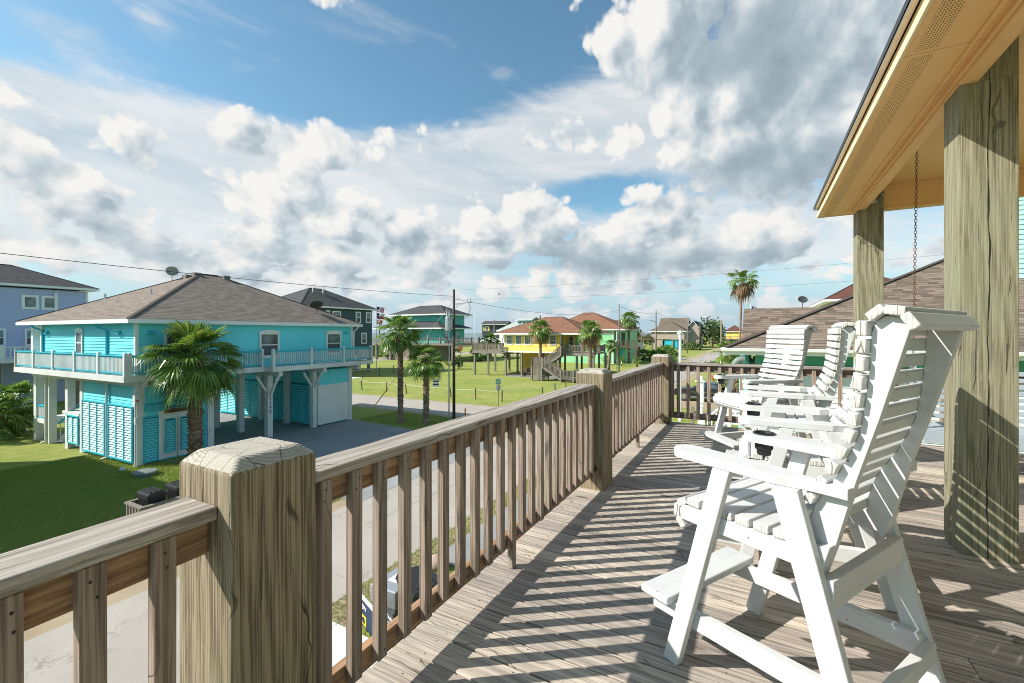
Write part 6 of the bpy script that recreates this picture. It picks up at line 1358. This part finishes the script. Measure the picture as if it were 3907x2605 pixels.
# fire hydrant
hy = thing('fire_hydrant', 'red fire hydrant on the grass behind the parked truck', 'fire hydrant', (*[q * K for q in G(2720, 1449)], 0), 0, None, K)
MB().lathe([(0.13, 0), (0.13, 0.05), (0.09, 0.07), (0.09, 0.42), (0.12, 0.44), (0.12, 0.48), (0.09, 0.52), (0.05, 0.6), (0.02, 0.62), (0.02, 0.66)], (0, 0, 0), 14).build('body', 'red', hy, smooth=False)
mb = MB(); mb.tube([(-0.17, 0, 0.34), (0.17, 0, 0.34)], 0.05, 10); mb.tube([(0, -0.16, 0.3), (0, 0, 0.3)], 0.06, 10); mb.build('nozzle', 'red', hy)
mb = MB(); mb.tube([(0, 0, 0), (0, 0, 0.35), (0.3, 0, 0.35), (0.3, 0, 0)], 0.05, 8); mb.box(0.05, 0.25, -0.08, 0.08, 0.25, 0.5); o = mb.build('water_meter', 'whites'); tag(o, 'white pipework box just right of the red hydrant', 'pipework', loc=(G(2738, 1462)[0] * K, G(2738, 1462)[1] * K, 0), scale=K)

# ================================================================== pickup truck
def truck(name, label, loc, rz, group=None):
    t = thing(name, label, 'pickup truck', (loc[0] * K, loc[1] * K, 0), rz, group, K); XZ_ = lambda u, v, d: (u, d, v); W2 = 1.5
    mb = MB(); mb.prism([(0.05, 0.42), (0.0, 0.55), (0.03, 0.78), (0.12, 0.9), (0.9, 0.95), (1.45, 1.0), (3.1, 1.0), (3.12, 0.98), (3.12, 0.55), (3.0, 0.40), (1.15, 0.38), (1.12, 0.5), (0.98, 0.66), (0.75, 0.72), (0.5, 0.68), (0.34, 0.5), (0.3, 0.42)], XZ_, 0.0, W2)
    bed = [(3.14, 0.55), (3.14, 0.97), (4.72, 0.97), (4.75, 0.45), (4.4, 0.45), (4.34, 0.6), (4.15, 0.72), (3.9, 0.72), (3.68, 0.6), (3.6, 0.42), (3.14, 0.42)]
    mb.prism(bed, XZ_, 0.0, 0.09); mb.prism(bed, XZ_, W2 - 0.09, W2); mb.box(4.66, 4.74, 0.09, W2 - 0.09, 0.5, 0.97); mb.box(3.14, 4.66, 0.09, W2 - 0.09, 0.5, 0.56); mb.build('body', 'carpaint', t, 0.03)
    mb = MB(); cab = [(1.3, 0.99), (1.72, 1.33), (1.85, 1.38), (2.95, 1.38), (3.06, 1.33), (3.12, 0.99)]
    mb.prism(cab, lambda u, v, d: (u, 0.75 + d * (1 - 0.16 * (v - 0.99) / 0.4), v), -0.74, 0.74); mb.build('cab', 'carpaint', t, 0.02)
    for yo in (-1, 1):
        for w_ in ([(1.45, 1.02), (1.77, 1.30), (2.22, 1.31), (2.22, 1.02)], [(2.3, 1.02), (2.3, 1.31), (2.9, 1.31), (3.0, 1.02)]):
            mb = MB(); fn = lambda u, v, d, yo=yo: (u, 0.75 + yo * (0.74 + d) * (1 - 0.16 * (v - 0.99) / 0.4), v); mb.prism(w_, fn, 0.0, 0.008); mb.build('side_window', 'glassd', t)
    mb = MB(); mb.add([(1.33, 0.1, 1.02), (1.33, 1.4, 1.02), (1.70, 1.32, 1.32), (1.70, 0.18, 1.32)], [(0, 1, 2, 3)]); mb.build('windscreen', 'glassd', t)
    for x in (0.74, 4.03):
        for y in (0.0, W2 - 0.24):
            w_ = MB().tube([(x, y + 0.0, 0.36), (x, y + 0.24, 0.36)], 0.36, 24).build('wheel', 'tyre', t, 0.03); a, b = (y - 0.012, y + 0.02) if y < 0.5 else (y + 0.22, y + 0.252)
            mb = MB(); mb.tube([(x, a, 0.36), (x, b, 0.36)], 0.2, 20)
            e = a - 0.002 if y < 0.5 else b + 0.002
            for k in range(8): c_, s_ = math.cos(k * .785), math.sin(k * .785); mb.tube([(x + c_ * 0.13, e - 0.004, 0.36 + s_ * 0.13), (x + c_ * 0.13, e + 0.004, 0.36 + s_ * 0.13)], 0.03, 6, 1)
            mb.tube([(x, e - 0.02, 0.36), (x, e + 0.01, 0.36)], 0.06, 10, 0); mb.build('rim', ['chrome', 'black'], w_)
    mb = MB(); mb.box(-0.08, 0.04, 0.02, W2 - 0.02, 0.42, 0.6); mb.box(4.75, 4.85, 0.05, W2 - 0.05, 0.42, 0.56); mb.build('bumper', 'chrome', t, 0.02)
    for y in (0.03, W2 - 0.28): MB().box(-0.01, 0.1, y, y + 0.25, 0.66, 0.84).build('headlight', 'flagwhite', t, 0.02)
    for y in (0.0, W2 - 0.12): MB().box(4.70, 4.76, y + 0.002, y + 0.11, 0.7, 0.94).build('tail_light', 'red', t)
    mb = MB(); mb.tube([(1.2, -0.05, 0.36), (3.5, -0.05, 0.36)], 0.05, 8); mb.build('running_board', 'chrome', t)
    mb = MB(); mb.box(1.5, 1.62, -0.2, -0.02, 1.02, 1.16); mb.build('wing_mirror', 'black', t, 0.02); mb = MB(); mb.box(1.2, 4.6, -0.012, -0.002, 0.70, 0.725); mb.build('side_trim', 'chrome', t); return t
tp_ = G(2610, 1530); truck('pickup_truck', 'black pickup truck parked on the sandy drive beyond the far deck railing', (tp_[0] - 0.74 * CS, tp_[1] + 0.74 * SN), RZ)
truck('pickup_truck', 'dark pickup truck parked under the teal house, half hidden by the taller verge palm', atY(1468, 84), rad(2))
# white post with cap near the neighbour stair, timber fence
wp = thing('gate_post', 'white capped gate post with a raised panel below the far railing', 'post', (*[q * K for q in atY(2672, 16.5)], 0), RZ, None, K)
mb = MB(); mb.box(-0.08, 0.08, -0.08, 0.08, 0, 2.45); mb.box(-0.11, 0.11, -0.11, 0.11, 2.3, 2.36); mb.box(-0.11, 0.11, -0.11, 0.11, 1.95, 2.02); mb.box(-0.12, 0.12, -0.12, 0.12, 2.45, 3.2); mb.build('post', 'white', wp, 0.01)
mb = MB(); mb.box(-0.17, 0.17, -0.17, 0.17, 3.2, 3.26); mb.box(-0.09, 0.09, -0.09, 0.09, 3.26, 3.42); mb.build('post_cap', 'white', wp, 0.03)
tf = thing('timber_fence', 'low grey timber fence around the bright shrub below the far railing', 'fence', (*[q * K for q in atY(2700, 19.5)], 0), RZ, None, K)
for x in (-0.6, 0.7, 2.0): MB().box(x - 0.06, x + 0.06, -0.06, 0.06, 0, 1.75).build('post', 'greyw', tf)
mb = MB(); mb.box(-0.6, 2.0, -0.02, 0.02, 1.45, 1.55); mb.box(-0.6, 2.0, -0.02, 0.02, 0.7, 0.8); mb.bar((-0.6, 0.03, 0.7), (0.7, 0.03, 1.5), 0.03, 0.08); mb.build('fence_rail', 'greyw', tf)
# dolphin sculpture on its turquoise stand
dl = thing('dolphin_sculpture', 'grey leaping dolphin sculpture on a turquoise stand by the neighbour wall', 'sculpture', (*[q * K for q in atY(2834, 21)], 0), RZ, None, K)
mb = MB()
for k_, (yo, xo) in enumerate(((-0.12, 0.0), (0.12, 0.12))):
    pts = []; rs = []
    for i in range(13):
        f = i / 12; a = rad(205 - 190 * f); pts.append((xo + 0.36 * math.cos(a), yo, 3.42 + 0.36 * math.sin(a))); rs.append(0.02 + 0.125 * math.sin(math.pi * min(1, f * 0.85 + 0.12)) ** 0.8)
    mb.tube(pts, rs, 10); mb.add([(xo + 0.02, yo, 3.88), (xo + 0.14, yo, 3.86), (xo + 0.13, yo, 4.0)], [(0, 1, 2)])
    e = pts[-1]; mb.add([(e[0] - .05, yo - .02, e[2]), (e[0] + .15, yo - .12, e[2] - .1), (e[0] + .05, yo, e[2] + .02), (e[0] + .15, yo + .12, e[2] - .1)], [(0, 1, 2), (0, 2, 3)])
mb.build('dolphins', 'dolph', dl, smooth=True); mb = MB(); mb.lathe([(0.25, 0), (0.2, 2.9), (0.24, 2.95), (0.12, 3.05), (0.1, 3.9), (0.2, 3.96), (0.16, 4.1), (0.05, 4.25), (0.02, 4.35)], (0.05, 0.1, 0), 14); mb.tube([(0.5, 0.2, 3.9), (0.55, 0.1, 3.6), (0.62, 0, 3.4)], [0.1, 0.09, 0.08], 8); mb.build('stand', 'turq', dl)

# ================================================================== flags
fp = thing('flagpole', 'white flagpole flying three flags between the slate house and the teal house', 'flagpole', (*[q * K for q in atY(1436, 62)], 0), 0, None, K)
MB().tube([(0, 0, 0), (0, 0, 8.95)], [0.06, 0.035], 8).build('pole', 'white', fp)
def flag(root, z1, w_, h, painter, nm):
    mb = MB(); nx, nz = 26, 26
    def P(i, j): f = i / nx; return (0.07 + w_ * f, 0.09 * math.sin(f * 9 + j * 0.06) * f + 0.0, z1 - h * j / nz - 0.14 * w_ * f - 0.02 * math.sin(f * 11))
    for i in range(nx):
        for j in range(nz): mb.add([P(i, j + 1), P(i + 1, j + 1), P(i + 1, j), P(i, j)], [(0, 1, 2, 3)], painter((i + .5) / nx, (j + .5) / nz))
    return mb.build(nm, ['flagred', 'flagwhite', 'flagblue', 'orange'], root)
def us(u, v): return 2 if (u < 0.4 and v < 0.54) else int(v * 13) % 2
def tx(u, v):
    if u < 0.33:
        du, dv = (u - 0.165) * 1.5, v - 0.5; a = math.atan2(du, -dv); r_ = math.hypot(du, dv); return 1 if r_ < 0.13 * (0.55 + 0.45 * abs(math.cos(a * 2.5))) else 2
    return 1 if v < 0.5 else 0
def orr(u, v):
    if abs(u - v) < 0.16 and u < 0.85: return 1
    if u > 0.62 and v > 0.35 and u < 0.9: return 2
    return 1 if 0.08 < u < 0.3 and 0.35 < v < 0.6 else 3
flag(fp, 8.65, 1.1, 0.75, us, 'striped_flag'); flag(fp, 7.78, 1.1, 0.78, tx, 'lone_star_flag'); flag(fp, 6.85, 0.8, 0.6, orr, 'orange_flag')
f2 = thing('flagpole', 'flag on a short pole rising behind the neighbour roof ridge', 'flagpole', (*[q * K for q in atY(2864, 30)], 0), 0, None, K); MB().tube([(0, 0, 0), (0, 0, 6.9)], 0.03, 6).build('pole', 'white', f2); flag(f2, 6.8, 0.35, 0.35, us, 'striped_flag')

# ================================================================== grass blades on the near lawn
def blades(name, n, rect, h0=0.05, seed=0, thin=None):
    rr = random.Random(seed); mb = MB(); V = mb.v; Fc = mb.f
    for i in range(n):
        L_ = rr.uniform(rect[0], rect[1]); s_ = rr.uniform(rect[2], rect[3]); a = rr.uniform(0, 6.283); h = h0 * rr.uniform(0.5, 1.3); w_ = 0.006
        ca, sa = math.cos(a), math.sin(a); lx, ly = rr.uniform(-.6, .6) * h, rr.uniform(-.6, .6) * h; k = len(V)
        V.extend([(L_ - ca * w_, s_ - sa * w_, 0), (L_ + ca * w_, s_ + sa * w_, 0), (L_ + lx, s_ + ly, h)]); Fc.append([k, k + 1, k + 2])
    mb.mi = [0] * n; mb.uv = [None] * n; o = mb.build(name, 'blade'); tag(o, kind='stuff', rz=RZ, scale=K, loc=(0, 0, 0.005)); return o
def blademat():
    m, t, b = base_mat('grass_blade', 0.7, 0.2); co = ocoord(t); n = t.noise(co, 0.22, 6, 0.62); n2 = t.noise(co, 1.7, 4, 0.65); rnd = isl(t)
    f = t.m('ADD', t.m('ADD', t.m('MULTIPLY', n, 0.4), t.m('MULTIPLY', n2, 0.4)), t.m('MULTIPLY', rnd, 0.2))
    c = t.ramp(f, [(0.3, (0.25, 0.34, 0.06)), (0.5, (0.35, 0.41, 0.09)), (0.64, (0.33, 0.34, 0.065)), (0.78, (0.44, 0.36, 0.16))]); t.put(b.inputs['Base Color'], c); return m
M['blade'] = blademat()
blades('lawn_grass', 130000, (-24, -10.95, 3.0, 9.5), 0.07, 1); blades('verge_grass', 9000, (-6.9, -6.3, 4.5, 14), 0.05, 2); blades('verge_grass', 9000, (-6.35, -2.0, 5.3, 7.75), 0.05, 3); blades('lawn_grass', 25000, (-20.2, -11.0, 18.3, 21.5), 0.06, 4)
# two birds high over the yellow house field
bd = MB(); bd.ball((0, 0, 0), 0.12, 8, 0, (1.8, 0.8, 0.7)); bd.add([(0.1, 0, 0.05), (-0.15, 0.0, 0.05), (-0.1, 0.6, 0.2), (0.1, 0, 0.05), (-0.15, 0, 0.05), (-0.1, -0.6, 0.2)], [(0, 1, 2), (3, 5, 4)])
o = bd.build('bird', 'whites'); q = P3d(1903, 1123, 60); tag(o, 'small pale gull flying above the yellow house', 'bird', loc=(q[0] * K, q[1] * K, q[2] * K), rz=0.4, scale=K)
